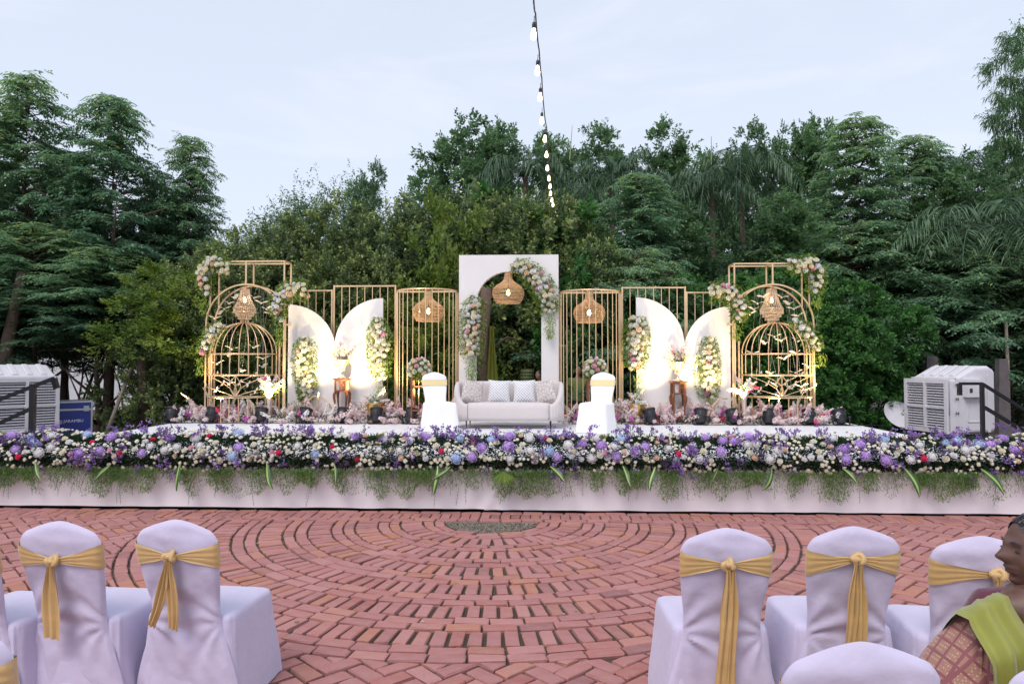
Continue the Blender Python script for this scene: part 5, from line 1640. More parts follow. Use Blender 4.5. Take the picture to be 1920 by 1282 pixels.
def tuft(px, z=.83, n=12, L_=.14):
    u = uS(px, .1); b = MB()
    for i in range(n):
        a = rd.uniform(0, 6.28); d = Vector((math.cos(a) * .7, math.sin(a) * .7, 1)).normalized(); s = d.cross(Vector((0, 0, 1))).normalized() * .013
        c = Vector((0, 0, 0)); l = L_ * rd.uniform(.7, 1.1)
        b.add([c, c + d * l * .5 + s, c + d * l + Vector((0, 0, -.03)), c + d * l * .5 - s], [(0, 1, 2, 3)], rd.random())
    b.build('leaf_rosette', m_gleaf, border, loc=(u, rd.uniform(-.05, .1), z))
for px in (25, 214, 716, 975, 1345, 1715, 1862, 590, 1130): tuft(px)
fanb = MB()
for i in range(26):
    a = -1.1 + 2.2 * i / 25; d = Vector((math.sin(a), -.15, -math.cos(a))); s = d.cross(Vector((0, 1, 0))).normalized() * .006
    fanb.add([(0, 0, 0), d * .09 + s, d * .19, d * .09 - s], [(0, 1, 2, 3)], rd.random())
fanb.build('fan_leaf', m_gleaf, border, loc=(uS(946, 0), -.23, .50))
# tall single stalk right of centre
t_ = MB().tube([(0, 0, 0), (.01, 0, .2)], .003, 4).build('stalk', m_stem, border, loc=(uS(1193, .2), .2, .83))
inst('white_chrysanthemum', mums[0], border, loc=(uS(1193, .2) + .01, .2, 1.03), rot=(-.2, 0, 0), sc=.04)

# ---- garlands on the frames and panels
def garland(label, pts, v, width, n, yfront=.05, colors=None, tail=None, cat='garland', size=(.052, .070), leafk=1., grp='rose and leaf garlands on the backdrop'):
    """pts: pixel path (with a half width in px each); roses over a leafy core"""
    P3 = [SP(px, py, v) + (hw,) for px, py, hw in pts]
    pxm = FPX / (OY + v)
    c0 = P3[len(P3) // 2]
    t = st('rose_garland', label, cat, c0[0], v, 0, grp)
    pos = []
    seg = [0]
    for a, b_ in zip(P3, P3[1:]): seg.append(seg[-1] + math.hypot(b_[0] - a[0], b_[2] - a[2]))
    def at_(s):
        s *= seg[-1]; k = max(i for i in range(len(seg)) if seg[i] <= s + 1e-9); k = min(k, len(P3) - 2); q = (s - seg[k]) / (seg[k + 1] - seg[k])
        a, b_ = P3[k], P3[k + 1]
        return a[0] + (b_[0] - a[0]) * q - c0[0], a[2] + (b_[2] - a[2]) * q, (a[3] + (b_[3] - a[3]) * q) / pxm, math.atan2(b_[2] - a[2], b_[0] - a[0])
    cols = colors or [(roses_i, 'ivory_rose', .60), (roses_w, 'white_rose', .29), (roses_p, 'pink_rose', .05), (roses_pe, 'peach_rose', .06)]
    got = []; tries = 0
    while len(got) < n * 1.15 and tries < n * 40:
        tries += 1
        x, z, hw, an = at_(rd.random()); r = rd.uniform(*size)
        o = rd.uniform(-1, 1); dep = math.sqrt(max(0, 1 - o * o))
        p = Vector((x - math.sin(an) * o * (hw - r), -yfront - dep * hw * rd.uniform(.35, .75), z + math.cos(an) * o * (hw - r)))
        if any((p - q).length < (r + s) * .76 for q, s in got): continue
        got.append((p, r))
        k = rd.random(); acc = 0
        for ms, nm, w in cols:
            acc += w
            if k <= acc: break
        inst(nm, rd.choice(ms), t, loc=p, rot=aim(Vector((o * -math.sin(an) * .8 + rd.uniform(-.3, .3), -1, o * math.cos(an) * .8 + rd.uniform(-.1, .5))).normalized()), sc=r)
    m_ = int(40 * n * leafk)
    A = [at_(rd.random()) for _ in range(m_)]
    o = np.clip(rng.normal(size=m_) * .6, -1.15, 1.15); dp = np.sqrt(np.clip(1.3 - o * o, 0, 1))
    P_ = np.array([[a[0] - math.sin(a[3]) * oo * a[2], -yfront * .5 - d_ * a[2] * r_ * .45, a[1] + math.cos(a[3]) * oo * a[2]] for a, oo, d_, r_ in zip(A, o, dp, rng.random(m_))])
    D = unit(np.stack([o * .8 + rng.normal(size=m_) * .5, -.6 + rng.normal(size=m_) * .4, -.1 + rng.normal(size=m_) * .6], 1))
    V, F, R2 = leaves(P_, D, unit(np.cross(D, rng.normal(size=(m_, 3)))), rng.uniform(.03, .075, m_), .02, rng.random(m_), .25)
    if tail:      # leaves spilling from the lower end
        tx, ty, L_, nn = tail
        q0 = SP(tx, ty, v); k = rng.random(nn) ** .8
        P2 = np.stack([q0[0] - c0[0] + rng.normal(size=nn) * .07 * (1 - .4 * k), -yfront - .08 + rng.normal(size=nn) * .04, q0[2] - k * L_], 1)
        D2 = unit(np.stack([rng.normal(size=nn) * .5, -.2 + rng.normal(size=nn) * .3, -1 + rng.normal(size=nn) * .3], 1))
        V2, F2, R3 = leaves(P2, D2, unit(np.cross(D2, rng.normal(size=(nn, 3)))), rng.uniform(.03, .07, nn), .016, .4 + .6 * rng.random(nn), .2)
        V, F, R2 = cat_([(V, F, R2), (V2, F2, R3)])
    inst('foliage', npmesh('garland_foliage', V, F, R2, m_gleaf), t, kind='stuff')
    return t
F0 = 4.95
garland('rose cluster on the top left corner of the left frame, hanging down its side', [(432, 505, 16), (400, 495, 20), (382, 510, 18), (385, 535, 15), (392, 552, 10)], F0, 0, 40, tail=(385, 555, .35, 120))
garland('rose cluster on the left frame shoulder, trailing down its right post', [(578, 545, 18), (548, 543, 18), (528, 555, 17), (520, 575, 15), (526, 600, 10)], F0, 0, 46, tail=(527, 605, .45, 160))
garland('rose garland low on the outer leg of the left frame', [(418, 608, 12), (402, 625, 17), (388, 650, 13), (380, 665, 8)], F0, 0, 26, tail=(382, 668, .35, 110))
garland('upright rose column on the inner left wing panel', [(574, 632, 8), (573, 650, 19), (570, 680, 20), (576, 710, 20), (578, 735, 16), (570, 752, 8)], VP - .2, 0, 50, tail=(560, 750, .3, 120))
garland('upright rose column on the outer edge of the left white panel', [(712, 596, 8), (710, 620, 18), (715, 650, 21), (712, 680, 19), (716, 710, 12)], VP - .3, 0, 54, tail=(715, 715, .35, 130))
garland('rose garland down the left side of the white arch', [(898, 558, 10), (888, 580, 20), (885, 610, 21), (884, 640, 21), (884, 665, 17)], VP - .2, 0, 64, tail=(885, 668, .5, 280))
garland('rose garland over the right shoulder of the white arch', [(962, 496, 10), (985, 505, 18), (1008, 525, 20), (1026, 555, 20), (1030, 585, 15)], VP - .2, 0, 66, tail=(1030, 585, .5, 240))
garland('upright rose column left of the right wing panels', [(1190, 595, 14), (1193, 620, 20), (1192, 655, 21), (1190, 690, 16)], VP - .3, 0, 52, tail=(1196, 690, .5, 160))
garland('upright rose column on the outer right wing panel', [(1330, 632, 8), (1328, 655, 16), (1326, 690, 20), (1326, 720, 19), (1328, 745, 12)], VP - .2, 0, 50, tail=(1328, 748, .25, 110))
garland('rose cluster on the right frame shoulder, trailing down its inner post', [(1330, 548, 16), (1358, 545, 18), (1378, 558, 17), (1388, 580, 15), (1382, 602, 10)], F0, 0, 46, tail=(1378, 606, .3, 120))
garland('rose cluster on the top right corner of the right frame', [(1478, 495, 12), (1500, 500, 17), (1528, 498, 19), (1530, 525, 16), (1527, 550, 11)], F0, 0, 42, tail=(1527, 552, .25, 100))
garland('rose garland low on the outer leg of the right frame', [(1487, 600, 9), (1500, 615, 14), (1520, 635, 15), (1530, 655, 11)], F0, 0, 30, tail=(1532, 660, .25, 90))

# ---- bouquets and blossom arrangements
sprays = {'c': [spray_mesh('blossom_spray', m_cherry, i, .42, 64, .024) for i in range(4)], 'w': [spray_mesh('blossom_spray', m_whitep, i + 20, .38, 58, .023) for i in range(3)],
          'm': [spray_mesh('blossom_spray', m_magenta, i + 40, .34, 52, .021) for i in range(2)], 'h': [spray_mesh('blossom_spray', m_hot, i + 50, .30, 40, .02) for i in range(2)]}
plumes = [plume_mesh('pampas_plume', m_plume, 1), plume_mesh('pampas_plume', m_pinkplume, 2, .4)]
def bouquet(label, u, v, z, R_, n):
    t = st('rose_bouquet', label, 'bouquet', u, v, z, 'round rose bouquets on the stands')
    for i in range(n):
        zz = 1 - 1.45 * (i + .5) / n; r = math.sqrt(max(0, 1 - zz * zz)); a = i * 2.4
        d = Vector((r * math.cos(a), r * math.sin(a), zz)); k = rd.random()
        ms, nm = (roses_i, 'ivory_rose') if k < .5 else (roses_w, 'white_rose') if k < .72 else (roses_p, 'pink_rose') if k < .93 else (roses_pe, 'peach_rose')
        inst(nm, rd.choice(ms), t, loc=d * R_ * rd.uniform(.9, 1.05), rot=aim(d), sc=rd.uniform(.045, .058))
    m_ = 1100; d = rdir(m_); P_ = d * (R_ * rng.uniform(.3, 1.0, m_))[:, None]
    D = unit(d + rng.normal(size=(m_, 3)) * .4 + np.array([0, 0, -.2]))
    a1 = leaves(P_, D, unit(np.cross(D, rng.normal(size=(m_, 3)))), rng.uniform(.03, .07, m_), .02, rng.random(m_), .2)
    V, F, R2 = a1
    inst('foliage', npmesh('bouquet_foliage', V, F, R2, m_gleaf), t, kind='stuff')
bouquet('round bouquet of ivory and pink roses behind the left stage chair', fs1[1], 4.62, HS + 1.0, .21, 34)
bouquet('round bouquet of ivory and pink roses behind the right stage chair', fs2[1] - .02, 4.62, HS + 1.0, .21, 34)
def arrangement(label, px, v, z, spec, sc_=1., grp='blossom arrangements in vases'):
    u = uS(px, v)
    t = st('blossom_arrangement', label, 'flower arrangement', u, v, z, grp)
    for key, n, sp in spec:
        for i in range(n):
            a = rd.uniform(0, 6.28); tl = rd.uniform(.1, sp)
            o = inst({'c': 'blush_spray', 'w': 'white_spray', 'm': 'magenta_spray', 'h': 'red_spray', 'p': 'pampas_plume'}[key], rd.choice(sprays[key] if key != 'p' else plumes), t, rot=(0, 0, 0), sc=sc_ * rd.uniform(.75, 1.1))
            o.rotation_euler = (Euler((0, 0, a)).to_quaternion() @ Euler((0, tl, 0)).to_quaternion()).to_euler()
    m_ = 260; D = unit(rng.normal(size=(m_, 3)) * .7 + np.array([0, -.2, .7])); P_ = D * rng.uniform(.02, .22, m_)[:, None] * sc_
    V, F, R2 = leaves(P_, D, unit(np.cross(D, rng.normal(size=(m_, 3)))), rng.uniform(.03, .07, m_), .02, rng.random(m_), .2)
    inst('foliage', npmesh('arrangement_foliage', V, F, R2, m_gleaf), t, kind='stuff')
arrangement('spreading blush blossom in the vase before the left wing panels', 642, 5.0, HS + hL + .34, [('c', 9, 1.25), ('w', 6, .9), ('h', 1, .3), ('m', 2, .7)], .95)
arrangement('spreading blush blossom in the vase before the right wing panels', 1271, 5.0, HS + hR + .34, [('c', 9, 1.25), ('w', 6, .9), ('h', 2, .5), ('m', 2, .9)], .95)
arrangement('white and magenta blossom in the vase beside the left cage', 505, 4.85, HS + .56, [('w', 8, 1.1), ('c', 5, 1.2), ('m', 3, .8)], .85)
arrangement('red and white blossom in the vase beside the right cage', 1394, 4.85, HS + .56, [('w', 7, 1.1), ('c', 4, 1.2), ('m', 2, 1.1), ('h', 3, 1.1)], .85)
arrangement('blossom filling the gold urn left of the sofa', 703, 4.85, HS + .34, [('w', 8, 1.1), ('c', 6, 1.3)], .75)
arrangement('blossom filling the gold urn right of the sofa', 1193, 4.85, HS + .34, [('w', 7, 1.1), ('c', 7, 1.3)], .75)
# beds of blossom sprays behind the spotlights
def bed(label, px0, px1, n, seed):
    g = random.Random(seed); v0 = 4.95
    u0, u1 = uS(px0, v0), uS(px1, v0); c = (u0 + u1) / 2
    t = st('blossom_bed', label, 'flower bed', c, v0, HS, 'beds of blossom sprays on the stage')
    for i in range(n):
        u = u0 + (u1 - u0) * (i + g.random()) / n; v = g.uniform(-.28, .45)
        k = g.random(); patch = math.sin(u * 2.9 + seed) + .6 * math.sin(u * 6.3)
        key = 'c' if k < .58 else 'w' if k < .74 else 'm' if k < (.90 if patch > 0 else .80) else 'h' if k < .95 else 'p'
        o = inst({'c': 'blush_spray', 'w': 'white_spray', 'm': 'magenta_spray', 'h': 'red_spray', 'p': 'pampas_plume'}[key], g.choice(sprays[key] if key != 'p' else plumes), t, loc=(u - c, v, .0), sc=g.uniform(.65, 1.12))
        a = g.uniform(0, 6.28); tl = g.uniform(-.1, .75)
        if v < -.1: tl += .35; a = g.uniform(-2.4, -.7)
        o.rotation_euler = (Euler((0, 0, a)).to_quaternion() @ Euler((0, tl, 0)).to_quaternion()).to_euler()
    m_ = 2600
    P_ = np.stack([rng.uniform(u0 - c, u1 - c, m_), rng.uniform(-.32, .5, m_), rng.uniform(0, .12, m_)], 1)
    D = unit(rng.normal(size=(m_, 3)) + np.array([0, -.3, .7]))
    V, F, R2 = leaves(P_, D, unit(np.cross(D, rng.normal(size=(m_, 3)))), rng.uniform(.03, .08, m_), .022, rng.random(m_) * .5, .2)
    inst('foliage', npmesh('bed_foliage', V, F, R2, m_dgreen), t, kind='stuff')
    return t
bed('bed of blush, white and magenta blossom sprays left of the sofa', 340, 850, 210, 1)
bed('bed of blush, white and magenta blossom sprays right of the sofa', 1062, 1570, 210, 2)
for (px, v, lab, sc_, a, tl, k) in ((385, 4.85, 'tall cream pampas plume leaning left beside the left frame', 1.25, PI, .45, 0), (404, 4.95, 'upright white pampas plume at the left frame', 1.2, PI, .1, 0), (433, 5.0, 'upright pampas plume before the left cage', 1.15, 0, .05, 0),
                                  (1530, 4.8, 'upright white plume at the right end of the right bed', .85, PI, .2, 0), (1488, 4.9, 'broad beige plume before the right cage', 1.05, 0, .05, 0), (1444, 4.7, 'dusty plume before the right cage', 1.2, PI, .3, 1), (785, 4.6, 'curled dried plume beside the left stage chair', 1.1, 0, .15, 1), (1083, 4.6, 'pale dried plume left of the right stage chair', 1.1, 0, .25, 1)):
    o = inst('pampas_plume', plumes[k], None, loc=S(uS(px, v), v, HS), sc=sc_)
    o.rotation_euler = (Euler((0, 0, a)).to_quaternion() @ Euler((0, tl, 0)).to_quaternion()).to_euler()
    tag(o, lab, 'plume', 'single plumes standing in the beds')
# beige carved arcs leaning in the beds
for (px, py, s_, lab) in ((610, 745, 1, 'curved beige driftwood arc right of the left flower column'), (583, 742, -1, 'short beige driftwood arc behind the left flower column'), (1345, 745, -1, 'curled beige driftwood below the right flower column')):
    u, v, z = SP(px, py, 5.05)
    b = MB().tube([(-s_ * .18, 0, .0 + (z - HS) * .95), (-s_ * .05, 0, (z - HS) * .98), (s_ * .08, 0, (z - HS) * .7), (s_ * .2, -.05, (z - HS) * .3), (s_ * .24, -.08, 0)], [.02, .035, .045, .05, .05], 6, flat=.5)
    o = b.build('driftwood', mat('driftwood', (.60, .42, .27), .7, var=.2), smooth=True, loc=S(u, v, HS), rot=(0, 0, -TH)); tag(o, lab, 'driftwood')
# ------------------------------------------------------------------ air coolers
m_white = mat('aged_white_plastic', (.66, .64, .68), .5, var=.12, nscale=3, bump=.05, bscale=40)
m_dark = mat('cooler_inside', (.025, .022, .028), .8)
m_grime = mat('grey_pad', (.16, .14, .15), .95)
def loft(b, rings, mi=0):
    n = len(rings[0]); b.grid(rings, closeu=True, mi=mi)
def rrect(x0, x1, z0, z1, y, r=.04, k=4):
    out = []
    for cx, cz, a0 in ((x1 - r, z1 - r, 0), (x0 + r, z1 - r, PI / 2), (x0 + r, z0 + r, PI), (x1 - r, z0 + r, 3 * PI / 2)):
        for i in range(k + 1):
            a = a0 + PI / 2 * i / k; out.append((cx + r * math.cos(a), y, cz + r * math.sin(a)))
    return out
def cooler(label, x, y, rz, zb, k=1., mirror=1):
    t = thing('air_cooler', label, 'air cooler', (x, y, 0), rz, 'white industrial air coolers')
    W, H, Dp = .58 * k, 1.08 * k, 1.05 * k        # half width, front height, depth
    b = MB()
    rings = [rrect(-W, W, zb, zb + H, 0), rrect(-W, W, zb, zb + H, .16 * k), rrect(-W * 1.02, W * 1.02, zb, zb + H * 1.03, .2 * k), rrect(-W * 1.02, W * 1.02, zb, zb + H * 1.24, .62 * k, .07), rrect(-W * 1.02, W * 1.02, zb, zb + H * 1.25, Dp - .1, .07), rrect(-W, W, zb + .01, zb + H * 1.2, Dp, .09)]
    loft(b, rings)
    b.f.append(tuple(len(b.v) - 20 + i for i in range(20))); b.mi.append(0)
    b.build('casing', m_white, t, smooth=False)
    # roof flutes
    for i in range(4):
        x_ = -W * .66 + i * W * .44
        MB().add([(x_ - .05, .24 * k, zb + H * 1.055), (x_ + .05, .24 * k, zb + H * 1.055), (x_ + .05, .6 * k, zb + H * 1.243), (x_ - .05, .6 * k, zb + H * 1.243),
                  (x_ - .035, .25 * k, zb + H * 1.085), (x_ + .035, .25 * k, zb + H * 1.085), (x_ + .035, .6 * k, zb + H * 1.262), (x_ - .035, .6 * k, zb + H * 1.262)],
                 [(4, 5, 6, 7), (0, 1, 5, 4), (1, 2, 6, 5), (2, 3, 7, 6), (3, 0, 4, 7)]).build('roof_flute', m_white, t)
    # front frame and louvres
    fr = MB()
    y0 = -.012
    for (cx, cz, w, h) in ((-W + .03, zb + H / 2, .06, H), (W - .03, zb + H / 2, .06, H), (0, zb + .035, 2 * W - .12, .07), (0, zb + H - .035, 2 * W - .12, .07)):
        fr.box((cx, -.002, cz), (w, .07, h))
    fr.box((0, -.02, zb + H / 2), (.045, .05, H - .14)).box((0, -.02, zb + H * .47), (2 * W - .12, .045, .022))
    fr.build('front_frame', m_white, t)
    MB().lathe([(.001, -.05), (.04, -.045), (.045, 0), (.001, .02)], 12).build('hub', m_white, t, loc=(0, -.03, zb + H * .47), rot=(PI / 2, 0, 0))
    MB().box((0, .1, zb + H / 2), (2 * W - .1, .02, H - .12)).build('dark_interior', m_dark, t)
    hw = W - .085
    sl = MB().box((0, 0, 0), (hw, .04, .010), M=Matrix.Rotation(.5, 3, 'X')).mesh('louvre_slat', m_white)
    gr = MB().box((0, 0, 0), (.008, .012, H - .15)).mesh('grille_bar', m_grime)
    N = 17
    for s in (-1, 1):
        for i in range(N):
            z = zb + .095 + (H - .19) * i / (N - 1)
            inst('louvre_slat', sl, t, loc=(s * (hw / 2 + .0245), -.005, z))
        for i in range(9):
            inst('grille_bar', gr, t, loc=(s * (.045 + (hw - .04) * (i + .5) / 9), .045, zb + H / 2), sc=(3.2 if i % 2 else 1.6, 1, 1))
    # flange with clips round the casing behind the frame
    fl = MB()
    for s in (-1, 1): fl.box((s * (W + .012), .17 * k, zb + H / 2), (.03, .02, H + .04))
    fl.box((0, .17 * k, zb + H + .012), (2 * W + .05, .02, .03))
    fl.build('flange', m_white, t)
    clip_ = MB().box((0, 0, 0), (.012, .06, .012)).box((0, -.02, 0), (.014, .012, .045)).box((0, .02, 0), (.014, .012, .045)).mesh('clip', m_grime)
    for s in (-1, 1):
        for f in (.12, .38, .64, .9): inst('clip', clip_, t, loc=(s * (W + .03), .17 * k, zb + H * f))
    # side control box, hatch, rib
    s = mirror
    MB().box((s * (W * 1.02 + .05), .52 * k, zb + H * .84), (.1, .34, .30)).build('control_box', m_white, t)
    MB().box((s * (W * 1.02 + .103), .4 * k, zb + H * .80), (.008, .05, .07)).build('switch', m_dark, t)
    h_ = MB()
    for (cy_, cz, a, b_) in ((.58, .6, .30, .012), (.58, .22, .30, .012), (.43, .41, .012, .39), (.73, .41, .012, .39)): h_.box((s * (W * 1.02 + .006), cy_ * k, zb + H * cz), (.014, a * k, b_ if b_ < .1 else H * b_))
    h_.build('side_hatch', m_white, t)
    MB().box((s * (W * 1.02 + .008), .9 * k, zb + H * .55), (.016, .05, H * 1.05)).build('side_rib', m_white, t)
    if zb > .1:
        f = MB()
        for sx in (-1, 1):
            for yy in (.1, Dp - .1): f.box((sx * (W - .08), yy, zb / 2 - .01), (.05, .05, zb))
            f.box((sx * (W - .08), Dp / 2, zb - .045), (.04, Dp - .2, .05))
        f.box((0, .1, zb - .045), (2 * W - .2, .04, .05)).box((0, .1, .12), (2 * W - .2, .04, .04))
        f.build('stand', m_dkmetal, t)
    return t
cooler('white louvred air cooler standing on grass right of the stage', 7.28, 12.3, R(-80), .52, .85, 1)
cooler('white louvred air cooler standing left of the stage behind the handrail', -8.60, 12.4, R(52), .50, .88, -1)
# blue flight case
bx = at(116, 790, 12.6)
t = thing('flight_case', 'blue flight case with aluminium edges beside the left air cooler', 'case', (bx.x - .28, 13.3, 0), R(38))
MB().box((0, 0, .42), (.62, .5, .84)).build('body', mat('blue_laminate', (.007, .018, .17), .45), t)
MB().box((0, 0, .93), (.62, .5, .14)).build('lid', _m['blue_laminate'], t)
al = mat('aluminium_edge', (.35, .36, .36), .4, metal=.7)
e = MB()
for sx in (-1, 1):
    for sy in (-1, 1): e.box((sx * .31, sy * .25, .5), (.03, .03, 1.0))
for z in (.02, .845, .99):
    e.box((0, -.252, z), (.6, .02, .035)).box((0, .252, z), (.6, .02, .035))
e.build('edges', al, t)
MB().box((.22, -.262, .86), (.09, .015, .1)).build('latch', al, t)
MB().lathe([(.001, 0), (.045, 0)], 7).build('emblem', mat('pale_print', (.6, .62, .68), .6), t, loc=(-.20, -.2535, .62), rot=(PI / 2, 0, 0))
tx = bpy.data.curves.new('lettering', 'FONT'); tx.body = 'JARAMBU'; tx.size = .075; tx.extrude = .001
_o = bpy.data.objects.new('lettering_curve', tx); C.objects.link(_o); bpy.context.view_layer.update()
me_ = bpy.data.meshes.new_from_object(_o.evaluated_get(bpy.context.evaluated_depsgraph_get())); bpy.data.objects.remove(_o); me_.materials.clear(); me_.materials.append(_m['pale_print'])
o = inst('lettering', me_, t); o.location = (-.14, -.253, .61); o.rotation_euler = (PI / 2, 0, 0)
# white dish on the grass
MB().lathe([(.001, 0), (.42, .03), (.45, .06), (.43, .06), (.001, .03)], 28).build('white_dish', m_white, loc=at(1684, 800, 15.2) * 1, rot=(.55, .2, 0))
o = bpy.data.objects['white_dish']; o.location = (at(1684, 771, 14.8).x, 14.8, .62); o.scale = (.72,) * 3; tag(o, 'round white board leaning on the hedge near the right air cooler', 'board')
o.rotation_euler = (1.0, .15, 0)
# green ribbed bin, hanging lime cloth, seen through the arch
b = MB()
for i in range(12): b.lathe([(.15, i * .07), (.165, i * .07 + .02), (.165, i * .07 + .045), (.15, i * .07 + .07)], 14)
b.lathe([(.14, .84), (.14, .86)], 14)
q = at(988, 760, 15.6); b.build('ribbed_bin', mat('dull_green_plastic', (.10, .13, .05), .6), loc=(q.x, 15.6, .72)); tag(bpy.data.objects['ribbed_bin'], 'dull green ribbed drum on a shelf seen through the arch', 'drum')
MB().box((q.x, 15.6, .36), (.5, .4, .71)).build('crate', m_wood); tag(bpy.data.objects['crate'], 'dark wooden crate under the ribbed drum behind the arch', 'crate')
P = []
q = at(922, 700, 14.9)
for i in range(14):
    z = 2.5 - 2.4 * i / 13
    P.append([(q.x + (j / 12 - .5) * (.10 + .28 * sstep(0, .8, i / 13)), 14.9 + .035 * math.sin(j * 1.6), z) for j in range(13)])
MB().grid(P).build('hanging_cloth', mat('lime_cloth', (.20, .22, .03), .85, trans=.2), smooth=True); tag(bpy.data.objects['hanging_cloth'], 'lime green cloth hanging beside the thick trunk in the arch', 'cloth')

# ------------------------------------------------------------------ handrails
def rail(label, posts, lines, foot=None):
    o0 = Vector(posts[0][0])
    t = thing('handrail', label, 'handrail', (o0.x, o0.y, 0), 0, 'black stair handrails')
    for (a, b_, w) in posts: MB().bar(Vector(a) - Vector((o0.x, o0.y, 0)), Vector(b_) - Vector((o0.x, o0.y, 0)), w).build('post', m_dkmetal, t)
    for (pts, w) in lines:
        for a, b_ in zip(pts, pts[1:]): MB().bar(Vector(a) - Vector((o0.x, o0.y, 0)), Vector(b_) - Vector((o0.x, o0.y, 0)), w).build('bar', m_dkmetal, t)
Yr = 9.0
P1 = at(1841, 719, Yr); P2 = at(1799, 719, Yr); P2b = at(1803, 738, Yr); P3_ = at(1930, 772, Yr + .1); M1 = at(1845, 763, Yr); M2 = at(1930, 812, Yr + .1)
rail('black stair handrail before the right air cooler', [((P1.x, Yr, .02), (P1.x, Yr, P1.z), .042), ((P2.x, Yr, P2b.z - .02), (P2.x, Yr, P2.z), .045), ((P1.x + 1.25, Yr, .02), (P1.x + 1.25, Yr, P1.z - .78), .05)],
     [([P2, P1], .036), ([P1, (P1.x + 1.25, Yr, P1.z - .78)], .036), ([M1, (P1.x + 1.25, Yr, M1.z - .74)], .04)])
Yl = 9.6
A0 = at(101, 709, Yl); A1 = at(62, 722, Yl); A2 = at(-60, 772, Yl); B1 = at(60, 765, Yl); B2 = at(-60, 820, Yl)
rail('black stair handrail before the left air cooler', [((A1.x, Yl, .02), (A1.x, Yl, A1.z), .065), ((A2.x, Yl, .02), (A2.x, Yl, A2.z), .05), ((A0.x + .03, Yl + .02, A0.z - .14), (A0.x, Yl, A0.z), .06)],
     [([A0, A2], .045), ([B1, B2], .045)])
for (sx, x0, Y_) in ((1, S(UR, 0).x + .02, 9.35), (-1, S(UL, 0).x - .02, 9.9)):
    t = thing('stage_steps', 'low black steps at the %s end of the stage' % ('right' if sx > 0 else 'left'), 'steps', (x0, Y_, 0))
    for i in range(3): MB().box((sx * (.15 + .28 * i), 0, .45 - .15 * i - .02), (.28, .9, .04)).box((sx * (.15 + .28 * i), 0, (.43 - .15 * i) / 2), (.04, .86, .42 - .15 * i)).build('tread', m_dkmetal, t)

# ------------------------------------------------------------------ string of bulbs
pts_s = [(1001, 42, 6.1), (1008, 113, 7.0), (1013, 165, 7.9), (1016, 211, 8.8), (1022, 246, 9.7), (1025, 277, 10.6), (1026.5, 303, 11.5), (1029.5, 323, 12.4), (1031.5, 339, 13.3), (1032.5, 353, 14.2), (1035, 366, 15.1), (1037, 375, 16), (1039, 383, 16.9), (1041, 390, 17.8), (1043, 396, 18.7)]
string = thing('string_light', 'string of glowing pear shaped bulbs running overhead towards the trees', 'string light', at(1001, 0, 6.1))
o0 = string.location.copy()
cab = [at(996, -80, 4.4), at(1000, -10, 5.3)]
hang = [at(px + 3, py - (18 if Y < 9 else 7 if Y < 12 else 3), Y) for px, py, Y in pts_s]
full = cab + hang + [at(1046, 398, 19.6)]
den = []
for a, b_ in zip(full, full[1:]):
    for q in (0, .25, .5, .75): den.append(a.lerp(b_, q) + Vector((0, 0, -.05 * math.sin(q * PI))) - o0)
MB().tube(den, .0075, 5).build('cable', m_black, string)
glass = bpy.data.materials.new('bulb_glass'); glass.use_nodes = True
gt = glass.node_tree; gb = gt.nodes['Principled BSDF']; gb.inputs['Base Color'].default_value = (1, .96, .9, 1); gb.inputs['Roughness'].default_value = .05
gtr = gt.nodes.new('ShaderNodeBsdfTransparent'); gm = gt.nodes.new('ShaderNodeMixShader'); gm.inputs[0].default_value = .6
gb.inputs['Emission Color'].default_value = (1, .82, .6, 1); gb.inputs['Emission Strength'].default_value = 1.6
gt.links.new(gtr.outputs[0], gm.inputs[1]); gt.links.new(gb.outputs[0], gm.inputs[2]); gt.links.new(gm.outputs[0], gt.nodes['Material Output'].inputs[0])
bg_m = MB().lathe([(.014, 0), (.016, -.02), (.022, -.045), (.031, -.08), (.032, -.095), (.026, -.118), (.012, -.13), (.0005, -.132)], 16).mesh('bulb', glass, True)
soc_m = MB().lathe([(.006, .055), (.016, .045), (.02, .03), (.019, -.008), (.016, -.012)], 12).tube([(0, 0, .05), (0, 0, .115)], .004, 5).mesh('socket', m_black, True)
fil_m = MB().lathe([(.004, -.02), (.010, -.04), (.013, -.07), (.009, -.1), (.002, -.108)], 8).mesh('filament', m_bulb2, True)
for i, (px, py, Y) in enumerate(pts_s):
    p = at(px, py, Y) - o0 + Vector((0, 0, -.045))
    b_ = inst('bulb', bg_m, string, loc=p, rot=(0, .04, 0), sc=.88)
    inst('socket', soc_m, b_); inst('filament', fil_m, b_)
# pole the string is tied to, among the trees
MB().tube([Vector((0, 0, 0)), Vector((0, 0, full[-1].z + .1))], .035, 8).build('string_pole', m_dkmetal, loc=(full[-1].x, full[-1].y, 0)); tag(bpy.data.objects['string_pole'], 'thin dark pole among the trees holding the far end of the bulb string', 'pole')

